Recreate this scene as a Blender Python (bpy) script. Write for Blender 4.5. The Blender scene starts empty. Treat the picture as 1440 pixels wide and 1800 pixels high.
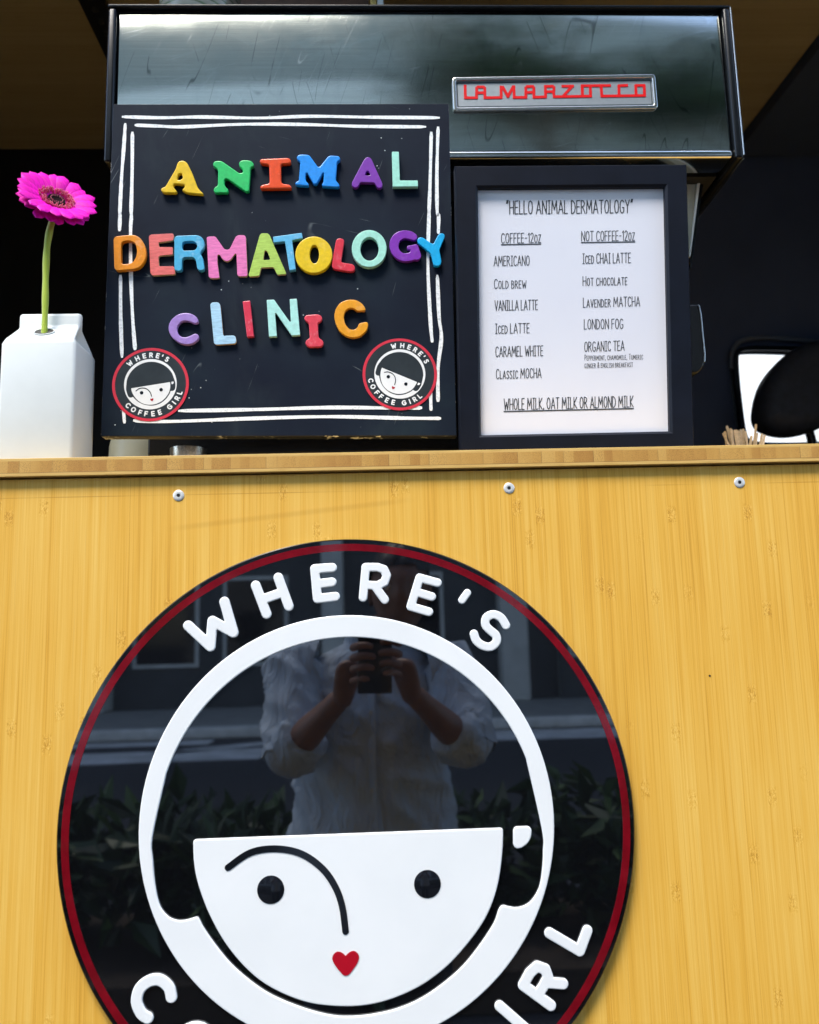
import bpy, bmesh, math, random
import numpy as np
from mathutils import Vector, Matrix
random.seed(7)
R = math.radians
S = bpy.context.scene
COL = S.collection

# ------------------------------------------------------------------ camera
F_PX, PITCH, YAW, ROLL, DIST = 1440.0, 0.14562, 0.03826, -0.02692, 0.90639
CAMZ = 1.45
def cam_axes():
    cp, sp, cy, sy, cr, sr = (math.cos(PITCH), math.sin(PITCH), math.cos(YAW), math.sin(YAW), math.cos(ROLL), math.sin(ROLL))
    f = Vector((sy*cp, cy*cp, sp)); rt = Vector((cy, -sy, 0)); u = rt.cross(f)
    return rt*cr + u*sr, -rt*sr + u*cr, f
AX, AU, AF = cam_axes()
CAMLOC = Vector((0, -DIST, CAMZ))
cd = bpy.data.cameras.new('camera'); cam = bpy.data.objects.new('camera', cd); COL.objects.link(cam)
cd.sensor_fit = 'HORIZONTAL'; cd.sensor_width = 36; cd.lens = 36*F_PX/1440
cd.clip_start = 0.004; cd.clip_end = 600
cam.matrix_world = Matrix(((AX.x, AU.x, -AF.x, CAMLOC.x), (AX.y, AU.y, -AF.y, CAMLOC.y), (AX.z, AU.z, -AF.z, CAMLOC.z), (0, 0, 0, 1)))
cd.dof.use_dof = True; cd.dof.focus_distance = 1.0; cd.dof.aperture_fstop = 7.0
S.camera = cam

# ------------------------------------------------------------------ sky, sun, exposure
SUN_EL, SUN_AZ = R(60), R(208)
w = bpy.data.worlds.new('World'); S.world = w; w.use_nodes = True
nt = w.node_tree; bg = nt.nodes['Background']; bg.inputs[1].default_value = 0.15
sk = nt.nodes.new('ShaderNodeTexSky'); sk.sky_type = 'NISHITA'; sk.sun_disc = False
sk.sun_elevation = SUN_EL; sk.sun_rotation = SUN_AZ; sk.dust_density = 1.0; sk.air_density = 1.0; sk.ozone_density = 1.0
nt.links.new(sk.outputs[0], bg.inputs[0])
sd = bpy.data.lights.new('sun', 'SUN'); sun = bpy.data.objects.new('sun', sd); COL.objects.link(sun)
sd.energy = 1.5; sd.angle = R(24); sd.color = (1, .95, .87)
sdir = Vector((math.sin(SUN_AZ)*math.cos(SUN_EL), math.cos(SUN_AZ)*math.cos(SUN_EL), math.sin(SUN_EL)))
sun.rotation_euler = sdir.to_track_quat('Z', 'Y').to_euler(); sun.location = (-3, -8, 12)
S.view_settings.view_transform = 'Standard'; S.view_settings.look = 'None'; S.view_settings.gamma = 1
S.view_settings.exposure = 2.12
S.cycles.max_bounces = 8

# ------------------------------------------------------------------ helpers
def pj(x, y, Y):
    'photo pixel -> world point on the vertical plane y = Y'
    d = AX*((x-720)/F_PX) + AU*((900-y)/F_PX) + AF
    return CAMLOC + d*((DIST+Y)/d.y)
def pl(x, y, Y0, z0, k):
    'photo pixel -> world point on the leaning plane y = Y0 + k (z-z0)'
    d = AX*((x-720)/F_PX) + AU*((900-y)/F_PX) + AF
    t = (DIST+Y0+k*(CAMZ-z0))/(d.y-k*d.z)
    return CAMLOC + d*t
def crop(ox, oy, s, pts): return [(ox+x*s, oy+y*s) for x, y in pts]

def link(o, parent=None):
    COL.objects.link(o)
    if parent is not None:
        o.parent = parent
        if parent.type == 'EMPTY' or True:
            o.matrix_parent_inverse = Matrix.Translation(-wloc(parent))
    return o
def wloc(o):
    v = Vector(o.location)
    return v if o.parent is None else v
def tag(o, label, cat, group=None, kind=None):
    if label: o['label'] = label
    if cat: o['category'] = cat
    if group: o['group'] = group
    if kind: o['kind'] = kind
    return o
def thing(name, label, cat, loc=(0, 0, 0), group=None):
    o = bpy.data.objects.new(name, None); o.empty_display_size = .05; o.location = loc; COL.objects.link(o)
    return tag(o, label, cat, group)
def mesh(name, V, Fs, mat, parent=None, smooth=None, org=None):
    me = bpy.data.meshes.new(name)
    org = Vector(org) if org is not None else Vector((0, 0, 0))
    me.from_pydata([tuple(Vector(v)-org) for v in V], [], Fs); me.update()
    return meobj(name, me, mat, parent, smooth, org)
def meobj(name, me, mat, parent=None, smooth=None, org=(0, 0, 0)):
    o = bpy.data.objects.new(name, me); o.location = org
    mats = mat if isinstance(mat, (list, tuple)) else [mat]
    me.materials.clear()
    for m in mats: me.materials.append(m)
    if smooth is not None:
        me.shade_smooth()
        if smooth < 180: me.set_sharp_from_angle(angle=R(smooth))
    link(o, parent)
    return o
class MB:
    def __init__(s): s.V = []; s.F = []
    def add(s, V, Fs):
        n = len(s.V); s.V += [tuple(v) for v in V]; s.F += [tuple(i+n for i in f) for f in Fs]; return s
    def box(s, a, b, bev=0):
        (x0, y0, z0), (x1, y1, z1) = a, b
        if bev <= 0:
            V = [(x0, y0, z0), (x1, y0, z0), (x1, y1, z0), (x0, y1, z0), (x0, y0, z1), (x1, y0, z1), (x1, y1, z1), (x0, y1, z1)]
            return s.add(V, [(0, 3, 2, 1), (4, 5, 6, 7), (0, 1, 5, 4), (1, 2, 6, 5), (2, 3, 7, 6), (3, 0, 4, 7)])
        bm = bmesh.new(); bmesh.ops.create_cube(bm, size=1)
        for v in bm.verts: v.co = Vector(((x0+x1)/2+v.co.x*(x1-x0), (y0+y1)/2+v.co.y*(y1-y0), (z0+z1)/2+v.co.z*(z1-z0)))
        bmesh.ops.bevel(bm, geom=bm.edges[:], offset=bev, segments=3, profile=.5, affect='EDGES')
        bm.verts.index_update()
        s.add([v.co[:] for v in bm.verts], [[v.index for v in f.verts] for f in bm.faces]); bm.free(); return s
    def tube(s, P, rad, n=10, cap=True):
        P = [Vector(p) for p in P]; rad = rad if isinstance(rad, (list, tuple)) else [rad]*len(P)
        V = []; up = None
        for i, p in enumerate(P):
            t = (P[min(i+1, len(P)-1)]-P[max(i-1, 0)]).normalized()
            if up is None:
                up = t.orthogonal().normalized()
            up = (up - t*up.dot(t)).normalized(); sd_ = t.cross(up)
            r = rad[i]; rx, ry = r if isinstance(r, tuple) else (r, r)
            V += [p+up*(math.cos(a)*rx)+sd_*(math.sin(a)*ry) for a in [2*math.pi*j/n for j in range(n)]]
        Fs = [(i*n+j, i*n+(j+1) % n, (i+1)*n+(j+1) % n, (i+1)*n+j) for i in range(len(P)-1) for j in range(n)]
        if cap: Fs += [tuple(reversed(range(n))), tuple(range((len(P)-1)*n, len(P)*n))]
        return s.add(V, Fs)
    def lathe(s, prof, c=(0, 0, 0), n=32, axis='Z'):
        V = []
        for r, h in prof:
            for j in range(n):
                a = 2*math.pi*j/n
                if axis == 'Z': V.append((c[0]+r*math.cos(a), c[1]+r*math.sin(a), c[2]+h))
                else: V.append((c[0]+r*math.cos(a), c[1]-h, c[2]+r*math.sin(a)))
        m = len(prof)
        Fs = [(i*n+j, i*n+(j+1) % n, (i+1)*n+(j+1) % n, (i+1)*n+j) for i in range(m-1) for j in range(n)]
        if axis != 'Z': pass
        Fs += [tuple(reversed(range(n))), tuple(range((m-1)*n, m*n))]
        return s.add(V, Fs)
    def build(s, name, mat, parent=None, smooth=None, org=None): return mesh(name, s.V, s.F, mat, parent, smooth, org)

# --- 2-D shapes: outlines -> bevelled solids standing in the x-z plane, front towards -y
def chaikin(P, n=2):
    for _ in range(n):
        Q = []
        for i in range(len(P)):
            a, b = P[i], P[(i+1) % len(P)]
            Q += [(a[0]*.75+b[0]*.25, a[1]*.75+b[1]*.25), (a[0]*.25+b[0]*.75, a[1]*.25+b[1]*.75)]
        P = Q
    return P
def fillet(P, r, n=4):
    out = []; N = len(P)
    for i in range(N):
        a, b, c = Vector(P[i-1]), Vector(P[i]), Vector(P[(i+1) % N])
        l1, l2 = (a-b).length, (c-b).length; q = min(r, l1*.48, l2*.48)
        p0 = b+(a-b).normalized()*q; p2 = b+(c-b).normalized()*q
        for k in range(n+1):
            t = k/n; v = p0*(1-t)**2+b*2*t*(1-t)+p2*t*t; out.append((v.x, v.y))
    return out
def ellipse(cx, cy, rx, ry, n=48, rot=0):
    c, s = math.cos(rot), math.sin(rot)
    return [(cx+rx*math.cos(a)*c-ry*math.sin(a)*s, cy+rx*math.cos(a)*s+ry*math.sin(a)*c) for a in [2*math.pi*i/n for i in range(n)]]
def contour(segs, step, square=False):
    'union of thick segments (x0,y0,x1,y1,halfwidth) -> closed outlines'
    A = np.array(segs, float); pad = A[:, 4].max()*1.3+3*step
    x0, x1 = min(A[:, 0].min(), A[:, 2].min())-pad, max(A[:, 0].max(), A[:, 2].max())+pad
    y0, y1 = min(A[:, 1].min(), A[:, 3].min())-pad, max(A[:, 1].max(), A[:, 3].max())+pad
    nx, ny = int((x1-x0)/step)+2, int((y1-y0)/step)+2
    X, Y = np.meshgrid(x0+step*np.arange(nx), y0+step*np.arange(ny))
    D = np.full(X.shape, 1e9)
    for ax, ay, bx, by, r in A:
        dx, dy = bx-ax, by-ay; L = max(math.hypot(dx, dy), 1e-9)
        if square:
            ux, uy = dx/L, dy/L
            lx = (X-(ax+bx)/2)*ux+(Y-(ay+by)/2)*uy; ly = -(X-(ax+bx)/2)*uy+(Y-(ay+by)/2)*ux
            qx, qy = abs(lx)-L/2-r*.9, abs(ly)-r
            d = np.hypot(np.maximum(qx, 0), np.maximum(qy, 0))+np.minimum(np.maximum(qx, qy), 0)
        else:
            t = np.clip(((X-ax)*dx+(Y-ay)*dy)/(L*L), 0, 1)
            d = np.hypot(X-ax-t*dx, Y-ay-t*dy)-r
        D = np.minimum(D, d)
    D[abs(D) < step*1e-4] = step*1e-4
    I = D < 0; nxt = {}; pos = {}
    def edge(a, b):
        k = (a, b) if a < b else (b, a)
        if k not in pos:
            da, db = D[a], D[b]; t = da/(da-db)
            pos[k] = (X[a]+(X[b]-X[a])*t, Y[a]+(Y[b]-Y[a])*t)
        return k
    C = I[:-1, :-1].astype(int)+I[:-1, 1:]+I[1:, 1:]+I[1:, :-1]
    for i, j in zip(*np.where((C > 0) & (C < 4))):
        c = [(i, j), (i, j+1), (i+1, j+1), (i+1, j)]; ins = [I[k] for k in c]
        for k in range(4):      # walk: entering inside -> leaving inside
            if not ins[k] and ins[(k+1) % 4]:
                m = (k+1) % 4
                while ins[(m+1) % 4]: m = (m+1) % 4
                nxt[edge(c[k], c[(k+1) % 4])] = edge(c[m], c[(m+1) % 4])
    loops = []
    while nxt:
        k0 = next(iter(nxt)); k = k0; P = []
        while k in nxt: P.append(pos[k]); k = nxt.pop(k)
        if len(P) > 5: loops.append(thin(P, step*.08))
    return loops
def thin(P, tol):
    'drop points that lie on the straight line between neighbours'
    Q = [P[0]]
    for i in range(1, len(P)):
        a, b, c = Q[-1], P[i], P[(i+1) % len(P)]
        L = math.hypot(c[0]-a[0], c[1]-a[1]) or 1e-9
        if abs((c[0]-a[0])*(b[1]-a[1])-(c[1]-a[1])*(b[0]-a[0]))/L > tol or math.hypot(b[0]-a[0], b[1]-a[1]) > tol*30: Q.append(b)
    return Q
def solid(loops, depth, bev=0, res=2):
    'mesh data, x-z plane, back at y=0, front at y=-depth'
    cu = bpy.data.curves.new('tmp', 'CURVE'); cu.dimensions = '2D'; cu.fill_mode = 'BOTH' if depth > 0 else 'FRONT'
    if depth > 0:
        cu.extrude = max(depth/2-bev, 1e-5)
        if bev > 0: cu.bevel_depth = bev; cu.bevel_resolution = res; cu.offset = -bev
    for P in loops:
        sp = cu.splines.new('POLY'); sp.points.add(len(P)-1); sp.use_cyclic_u = True
        for q, p in zip(sp.points, P): q.co = (p[0], p[1], 0, 1)
    o = bpy.data.objects.new('tmp', cu); COL.objects.link(o)
    dg = bpy.context.evaluated_depsgraph_get(); dg.update()
    me = bpy.data.meshes.new_from_object(o.evaluated_get(dg))
    bpy.data.objects.remove(o); bpy.data.curves.remove(cu)
    me.transform(Matrix.Translation((0, -depth/2, 0)) @ Matrix(((1, 0, 0, 0), (0, 0, -1, 0), (0, 1, 0, 0), (0, 0, 0, 1))))
    if depth == 0:
        for p in me.polygons:
            if p.normal.y > 0: me.flip_normals(); break
    return me
def flat_dir(P, c): return [(x-c[0], y-c[1]) for x, y in P]
def px2xz(P, Y): return [(v.x, v.z) for v in (pj(x, y, Y) for x, y in P)]
def stroke_segs(lines, r): return [(a[0], a[1], b[0], b[1], r) for L in lines for a, b in zip(L[:-1], L[1:])]
def smoothline(P, n=6):
    'Catmull-Rom through the points of an open line'
    Q = []; P = [Vector(p) for p in P]
    for i in range(len(P)-1):
        a, b, c, d = P[max(i-1, 0)], P[i], P[i+1], P[min(i+2, len(P)-1)]
        for k in range(n):
            t = k/n; Q.append(tuple(.5*((2*b)+(c-a)*t+(2*a-5*b+4*c-d)*t*t+(3*b-a-3*c+d)*t**3)))
    Q.append(tuple(P[-1])); return Q

# ------------------------------------------------------------------ materials
class N:
    'tiny node-graph writer'
    def __init__(s, name):
        s.m = bpy.data.materials.new(name); s.m.use_nodes = True; s.t = s.m.node_tree; s.b = s.t.nodes['Principled BSDF']
    def n(s, typ, ins=None, **kw):
        x = s.t.nodes.new('ShaderNode'+typ)
        for k, v in kw.items(): setattr(x, k, v)
        for k, v in (ins or {}).items(): s.put(x.inputs[k], v)
        return x
    def put(s, sock, v):
        if isinstance(v, bpy.types.NodeSocket): s.t.links.new(v, sock)
        elif isinstance(v, bpy.types.Node): s.t.links.new(v.outputs[0], sock)
        else:
            if isinstance(v, (tuple, list)) and len(v) == 3 and sock.type == 'RGBA': v = (*v, 1)
            sock.default_value = v
    def math(s, op, a, b=0.0, clamp=False, c=None):
        x = s.n('Math', {0: a, 1: b}, operation=op, use_clamp=clamp)
        if c is not None: s.put(x.inputs[2], c)
        return x.outputs[0]
    def coords(s): return s.n('TexCoord').outputs['Object']
    def xyz(s, v): x = s.n('SeparateXYZ', {0: v}); return x.outputs
    def vec(s, x, y, z): return s.n('CombineXYZ', {0: x, 1: y, 2: z}).outputs[0]
    def scale(s, v, k): return s.n('VectorMath', {0: v, 1: k}, operation='MULTIPLY').outputs[0]
    def noise(s, v, scale=5, detail=3, rough=.5, dist=0):
        return s.n('TexNoise', {'Vector': v, 'Scale': scale, 'Detail': detail, 'Roughness': rough, 'Distortion': dist}).outputs[0]
    def ramp(s, f, stops, interp='LINEAR'):
        x = s.n('ValToRGB', {0: f}); e = x.color_ramp.elements; x.color_ramp.interpolation = interp
        while len(e) < len(stops): e.new(.5)
        for q, (p, c) in zip(e, stops): q.position = p; q.color = (*c, 1) if len(c) == 3 else c
        return x.outputs[0]
    def mix(s, f, a, b, mode='MIX'):
        x = s.n('Mix', data_type='RGBA', blend_type=mode)
        s.put(x.inputs[0], f); s.put(x.inputs[6], a); s.put(x.inputs[7], b); return x.outputs[2]
    def step(s, v, a, b):
        x = s.n('MapRange', {0: v, 1: a, 2: b, 3: 0., 4: 1.}, interpolation_type='SMOOTHSTEP'); return x.outputs[0]
    def set(s, **kw):
        nm = {'col': 'Base Color', 'rough': 'Roughness', 'metal': 'Metallic', 'coat': 'Coat Weight', 'coatr': 'Coat Roughness', 'ior': 'IOR', 'spec': 'Specular IOR Level', 'aniso': 'Anisotropic', 'sss': 'Subsurface Weight', 'sheen': 'Sheen Weight', 'trans': 'Transmission Weight', 'alpha': 'Alpha'}
        for k, v in kw.items(): s.put(s.b.inputs[nm[k]], v)
        return s
    def bump(s, h, strength=.3, dist=.001):
        x = s.n('Bump', {'Height': h, 'Strength': strength, 'Distance': dist}); s.put(s.b.inputs['Normal'], x.outputs[0]); return s
def plain(name, col, rough=.5, var=.06, vscale=60, metal=0, coat=0, bump=0, **kw):
    g = N(name); c = g.coords(); n = g.noise(c, vscale, 4, .6)
    lo = tuple(max(0, x*(1-var)) for x in col); hi = tuple(min(1, x*(1+var)) for x in col)
    g.set(col=g.ramp(n, [(.3, lo), (.7, hi)]), metal=metal, coat=coat, **kw)
    g.set(rough=g.math('ADD', rough-.04, g.math('MULTIPLY', g.noise(c, vscale*.4, 3), .08)))
    if bump: g.bump(n, bump, .0006)
    return g.m
def bamboo(name, dark, mid, light, strip=.0125, grain='Z', rough=.36):
    g = N(name); o = g.xyz(g.coords())
    u, v = (o[0], o[2]) if grain == 'Z' else (o[1], o[0])
    wob = g.math('MULTIPLY', g.math('SUBTRACT', g.noise(g.vec(g.math('MULTIPLY', u, 8.), 0., g.math('MULTIPLY', v, 2.2)), 1, 2), .5), .004)
    uu = g.math('ADD', u, wob)
    s1 = g.math('DIVIDE', uu, strip); cell = g.math('FLOOR', s1); fr = g.math('FRACT', s1)
    r1 = g.n('TexWhiteNoise', {'W': cell}, noise_dimensions='1D').outputs['Value']
    r2 = g.n('TexWhiteNoise', {'W': g.math('ADD', cell, 77.3)}, noise_dimensions='1D').outputs['Value']
    r3 = g.n('TexWhiteNoise', {'W': g.math('ADD', cell, 913.7)}, noise_dimensions='1D').outputs['Value']
    fine = g.noise(g.vec(g.math('MULTIPLY', uu, 1500.), r1, g.math('MULTIPLY', v, 7.)), 1, 3, .65)
    mids = g.noise(g.vec(g.math('MULTIPLY', uu, 330.), r2, g.math('MULTIPLY', v, 2.2)), 1, 3, .6)
    broad = g.noise(g.vec(g.math('MULTIPLY', uu, 14.), 0., g.math('MULTIPLY', v, 3.)), 1, 3, .5)
    # nodes of the cane: one short figured patch per strip and ~0.33 m
    vz = g.math('DIVIDE', g.math('ADD', v, g.math('MULTIPLY', r2, 3.1)), .31)
    kd = g.math('MULTIPLY', g.math('ABSOLUTE', g.math('SUBTRACT', g.math('FRACT', vz), .5)), .31)
    kid = g.n('TexWhiteNoise', {'Vector': g.vec(cell, g.math('FLOOR', vz), 3.)}, noise_dimensions='3D').outputs['Value']
    kx = g.math('ABSOLUTE', g.math('SUBTRACT', fr, .5))
    kmask = g.math('MULTIPLY', g.math('SUBTRACT', 1., g.step(kd, .004, .014)), g.math('MULTIPLY', g.math('SUBTRACT', 1., g.step(kx, .3, .48)), g.step(kid, .3, .5)))
    kn = g.noise(g.vec(g.math('MULTIPLY', uu, 900.), kid, g.math('MULTIPLY', v, 300.)), 1, 2, .6, 1.2)
    kline = g.math('MULTIPLY', g.step(kn, .48, .62), kmask)
    klight = g.math('MULTIPLY', g.math('SUBTRACT', 1., g.step(kn, .3, .46)), kmask)
    ktail = g.math('MULTIPLY', g.math('SUBTRACT', 1., g.step(kd, .004, .05)), g.math('MULTIPLY', g.step(kid, .3, .5), .22))
    edge = g.math('MULTIPLY', g.math('SUBTRACT', 1., g.step(fr, 0., .05)), g.step(r3, .45, .9))
    t = g.math('ADD', g.math('MULTIPLY', fine, .75), g.math('ADD', g.math('MULTIPLY', mids, .55), g.math('MULTIPLY', broad, .35)))
    t = g.math('ADD', t, g.math('MULTIPLY', g.math('SUBTRACT', r1, .5), .11))
    t = g.math('SUBTRACT', t, g.math('MULTIPLY', edge, .22))
    t = g.math('SUBTRACT', t, g.math('MULTIPLY', kline, .30)); t = g.math('ADD', t, g.math('MULTIPLY', klight, .45))
    t = g.math('ADD', t, g.math('MULTIPLY', g.math('SUBTRACT', mids, .5), ktail))
    c = g.ramp(g.math('SUBTRACT', t, .33), [(.02, dark), (.42, mid), (.85, light)])
    if grain == 'Z':
        ms = g.step(g.noise(g.vec(g.math('MULTIPLY', u, 7.), 3., g.math('MULTIPLY', v, 40.)), 1, 3), .45, .65)
        l1 = g.math('MULTIPLY', g.math('SUBTRACT', 1., g.step(g.math('ABSOLUTE', g.math('SUBTRACT', v, 1.6078)), .0002, .0009)), g.math('MULTIPLY', ms, .5))
        dz = g.math('SUBTRACT', g.math('SUBTRACT', v, 1.583), g.math('MULTIPLY', g.math('ADD', u, .1), .10))
        l2 = g.math('MULTIPLY', g.math('SUBTRACT', 1., g.step(g.math('ABSOLUTE', dz), .0006, .005)), g.math('MULTIPLY', g.step(u, -.24, -.2), g.math('MULTIPLY', g.math('SUBTRACT', 1., g.step(u, .0, .05)), .22)))
        c = g.mix(g.math('ADD', l1, l2, True), c, dark)
    fibre = g.math('MULTIPLY', g.step(fine, .60, .70), .34)
    c = g.mix(fibre, c, dark)
    g.set(col=c, rough=g.math('ADD', rough, g.math('MULTIPLY', fine, .12)), spec=.45)
    g.bump(g.math('SUBTRACT', g.math('ADD', g.math('MULTIPLY', fine, .5), g.math('MULTIPLY', mids, .3)), g.math('MULTIPLY', kline, .5)), .12, .0004)
    return g.m
def ply_edge(name):
    g = N(name); o = g.xyz(g.coords()); x, z = o[0], o[2]
    vr = g.noise(g.vec(g.math('MULTIPLY', x, 26.), 0., 0.), 1, 1)
    s1 = g.math('ADD', g.math('DIVIDE', x, .0135), g.math('MULTIPLY', vr, 2.6)); cell = g.math('FLOOR', s1); fr = g.math('FRACT', s1)
    r1 = g.n('TexWhiteNoise', {'W': cell}, noise_dimensions='1D').outputs['Value']
    r2 = g.n('TexWhiteNoise', {'W': g.math('ADD', cell, 31.)}, noise_dimensions='1D').outputs['Value']
    vo = g.n('TexVoronoi', {'Vector': g.coords(), 'Scale': 950.}).outputs['Distance']
    dots = g.math('MULTIPLY', g.math('SUBTRACT', 1., g.step(vo, .22, .42)), g.math('MULTIPLY_ADD', r2, .6, False, .2))
    lo = g.noise(g.vec(g.math('MULTIPLY', x, 90.), 0., g.math('MULTIPLY', z, 30.)), 1, 3)
    t = g.math('ADD', g.math('MULTIPLY', r1, .62), g.math('ADD', g.math('MULTIPLY', lo, .45), g.math('MULTIPLY', fr, -.12)))
    core = g.ramp(t, [(.1, (.42, .20, .04)), (.5, (.53, .285, .062)), (.9, (.62, .37, .10))])
    core = g.mix(dots, core, (.22, .095, .022))
    seam = g.math('MULTIPLY', g.math('SUBTRACT', 1., g.step(fr, .0, .07)), g.step(r1, .5, .9))
    core = g.mix(g.math('MULTIPLY', seam, .75), core, (.10, .035, .01))
    fib = g.noise(g.vec(g.math('MULTIPLY', x, 25.), 0., g.math('MULTIPLY', z, 1900.)), 1, 3, .6)
    face = g.ramp(fib, [(.3, (.47, .25, .055)), (.5, (.64, .40, .11)), (.75, (.74, .5, .18))])
    zt = g.math('SUBTRACT', z, CTOP-.0205)
    top = g.math('GREATER_THAN', zt, .0172); bot = g.math('LESS_THAN', zt, .0040)
    c = g.mix(g.math('ADD', top, bot, True), core, face)
    glue = g.math('SUBTRACT', 1., g.step(g.math('ABSOLUTE', g.math('SUBTRACT', zt, .0040)), .0001, .0006))
    c = g.mix(g.math('MULTIPLY', glue, .6), c, (.16, .06, .015))
    g.set(col=c, rough=.45); g.bump(g.math('ADD', vo, fib), .15, .0004)
    return g.m
def scratches(g, c, ang, dens, scale, seedoff=0., width=.012):
    'thin, broken, straight-ish scratches in the object x-z plane'
    o = g.xyz(c); ca, sa = math.cos(ang), math.sin(ang)
    u = g.math('ADD', g.math('MULTIPLY', o[0], ca), g.math('MULTIPLY', o[2], sa)); v = g.math('SUBTRACT', g.math('MULTIPLY', o[2], ca), g.math('MULTIPLY', o[0], sa))
    bend = g.math('MULTIPLY', g.noise(g.vec(g.math('MULTIPLY', u, 3.), seedoff, g.math('MULTIPLY', v, 3.)), 1, 2), 1.1)
    vv = g.math('ADD', g.math('MULTIPLY', v, scale), bend)
    n = g.noise(g.vec(g.math('MULTIPLY', u, scale*.07), seedoff, vv), 1, 0)
    line = g.math('SUBTRACT', 1., g.step(g.math('ABSOLUTE', g.math('SUBTRACT', n, .5)), 0., width))
    mask = g.step(g.noise(g.vec(g.math('MULTIPLY', o[0], 16.), seedoff+9., g.math('MULTIPLY', o[2], 16.)), 1, 2), dens, dens+.08)
    return g.math('MULTIPLY', line, mask)

CTOP = 1.651
def mk_materials():
    M = {}
    M['bamboo'] = bamboo('bamboo_ply', (.46, .19, .016), (.75, .40, .052), (.88, .585, .15))
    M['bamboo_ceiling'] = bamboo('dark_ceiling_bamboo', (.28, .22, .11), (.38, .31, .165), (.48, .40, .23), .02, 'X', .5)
    M['edge'] = ply_edge('ply_edge')
    M['black_paint'] = plain('black_interior', (.0035, .0036, .0045), .55, .2, 6)
    M['navy_trim'] = plain('black_trim', (.009, .011, .017), .5, .15, 8)
    M['navy_wall'] = plain('navy_wall_lining', (.058, .082, .150), .6, .12, 3)
    M['van_paint'] = plain('dark_van_paint', (.02, .022, .026), .3, .05, 4, coat=.4)
    g = N('black_acrylic'); c = g.coords()
    sm = g.noise(c, 7, 4, .6); sc = scratches(g, c, .5, .62, 60., 3.)
    g.set(col=g.mix(g.math('MULTIPLY', sc, .10), (.0035, .0038, .0048), (.25, .27, .3)), rough=g.math('MULTIPLY_ADD', sm, .03, False, .005), ior=2.05, spec=.5); M['acrylic'] = g.m
    g = N('red_acrylic'); c = g.coords(); o = g.xyz(c)
    g.set(col=g.ramp(g.noise(c, 40, 4, .6), [(.3, (.12, .002, .006)), (.7, (.21, .004, .011))]), rough=.06, ior=1.5); M['red_acrylic'] = g.m
    g = N('white_acrylic'); c = g.coords()
    g.set(col=g.ramp(g.noise(c, 12, 4), [(.3, (.80, .81, .80)), (.7, (.85, .855, .84))]), rough=.2, spec=.5)
    o = g.xyz(c); rr = g.noise(c, 55, 3, .5, .6); ln = g.math('SUBTRACT', 1., g.step(g.math('ABSOLUTE', g.math('SUBTRACT', g.noise(c, 9, 1, .4), .5)), 0., .01))
    g.bump(rr, .06, .0005); M['white_acrylic'] = g.m
    M['sign_black'] = plain('black_inlay', (.006, .007, .010), .12, .05, 30)
    M['heart_red'] = plain('red_inlay', (.42, .006, .018), .12, .05, 40)
    # blackboard
    g = N('blackboard_paint'); c = g.coords(); o = g.xyz(c)
    cloud = g.noise(g.scale(c, (5, 5, 7)), 1, 5, .6); wipe = g.noise(g.vec(g.math('MULTIPLY', o[0], 16.), 0., g.math('MULTIPLY', o[2], 5.)), 1, 5, .6, .6)
    col = g.ramp(cloud, [(.3, (.006, .009, .019)), (.55, (.009, .015, .026)), (.8, (.014, .026, .033))])
    col = g.mix(g.math('MULTIPLY', g.step(wipe, .5, .85), .22), col, (.055, .075, .075))
    spk = g.n('TexVoronoi', {'Vector': c, 'Scale': 75.}).outputs['Distance']
    col = g.mix(g.math('MULTIPLY', g.math('LESS_THAN', spk, .06), g.step(g.noise(c, 14, 2), .52, .6)), col, (.5, .55, .55))
    sc = g.math('ADD', scratches(g, c, 1.2, .6, 45., 5., .006), scratches(g, c, -.35, .64, 38., 15., .005), True)
    col = g.mix(g.math('MULTIPLY', sc, .35), col, (.4, .45, .45))
    g.set(col=col, rough=g.math('MULTIPLY_ADD', wipe, .2, False, .48), spec=.07); g.bump(cloud, .05, .0005); M['board'] = g.m
    g = N('chipped_board_edge'); c = g.coords(); n = g.noise(c, 95, 4, .7); mm = g.noise(c, 13, 3)
    g.set(col=g.mix(g.math('MULTIPLY', g.step(n, .56, .60), g.step(mm, .46, .56)), (.011, .012, .017), (.62, .63, .6)), rough=.45); M['board_edge'] = g.m
    g = N('chalk'); c = g.coords(); n = g.noise(g.scale(c, (260, 1, 260)), 1, 4, .7)
    g.set(col=g.ramp(n, [(.25, (.42, .46, .47)), (.5, (.80, .82, .82)), (.8, (.88, .89, .88))]), rough=.7); M['chalk'] = g.m
    # steel
    g = N('brushed_steel'); c = g.coords(); o = g.xyz(c)
    br = g.noise(g.vec(g.math('MULTIPLY', o[0], 9.), 0., g.math('MULTIPLY', o[2], 1500.)), 1, 3, .6)
    br2 = g.noise(g.vec(g.math('MULTIPLY', o[0], 3.), 0., g.math('MULTIPLY', o[2], 260.)), 1, 3, .6)
    sm = g.noise(c, 7, 5, .65, .8); vstreak = g.noise(g.vec(g.math('MULTIPLY', o[0], 30.), 0., g.math('MULTIPLY', o[2], 3.)), 1, 4, .6)
    col = g.ramp(g.math('ADD', g.math('MULTIPLY', br, .6), g.math('MULTIPLY', br2, .4)), [(.25, (.30, .315, .29)), (.75, (.46, .475, .435))])
    col = g.mix(g.math('MULTIPLY', g.step(vstreak, .5, .75), .3), col, (.20, .235, .23))
    smear = g.step(g.noise(g.vec(g.math('MULTIPLY', o[0], 11.), 4., g.math('MULTIPLY', o[2], 26.)), 1, 5, .7, 1.2), .50, .72)
    col = g.mix(g.math('MULTIPLY', smear, .25), col, (.50, .56, .54))
    s_d = g.math('ADD', scratches(g, c, 1.35, .47, 34., 2., .007), scratches(g, c, 1.9, .5, 30., 7., .006), True)
    col = g.mix(g.math('MULTIPLY', s_d, .62), col, (.06, .07, .07))
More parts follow.
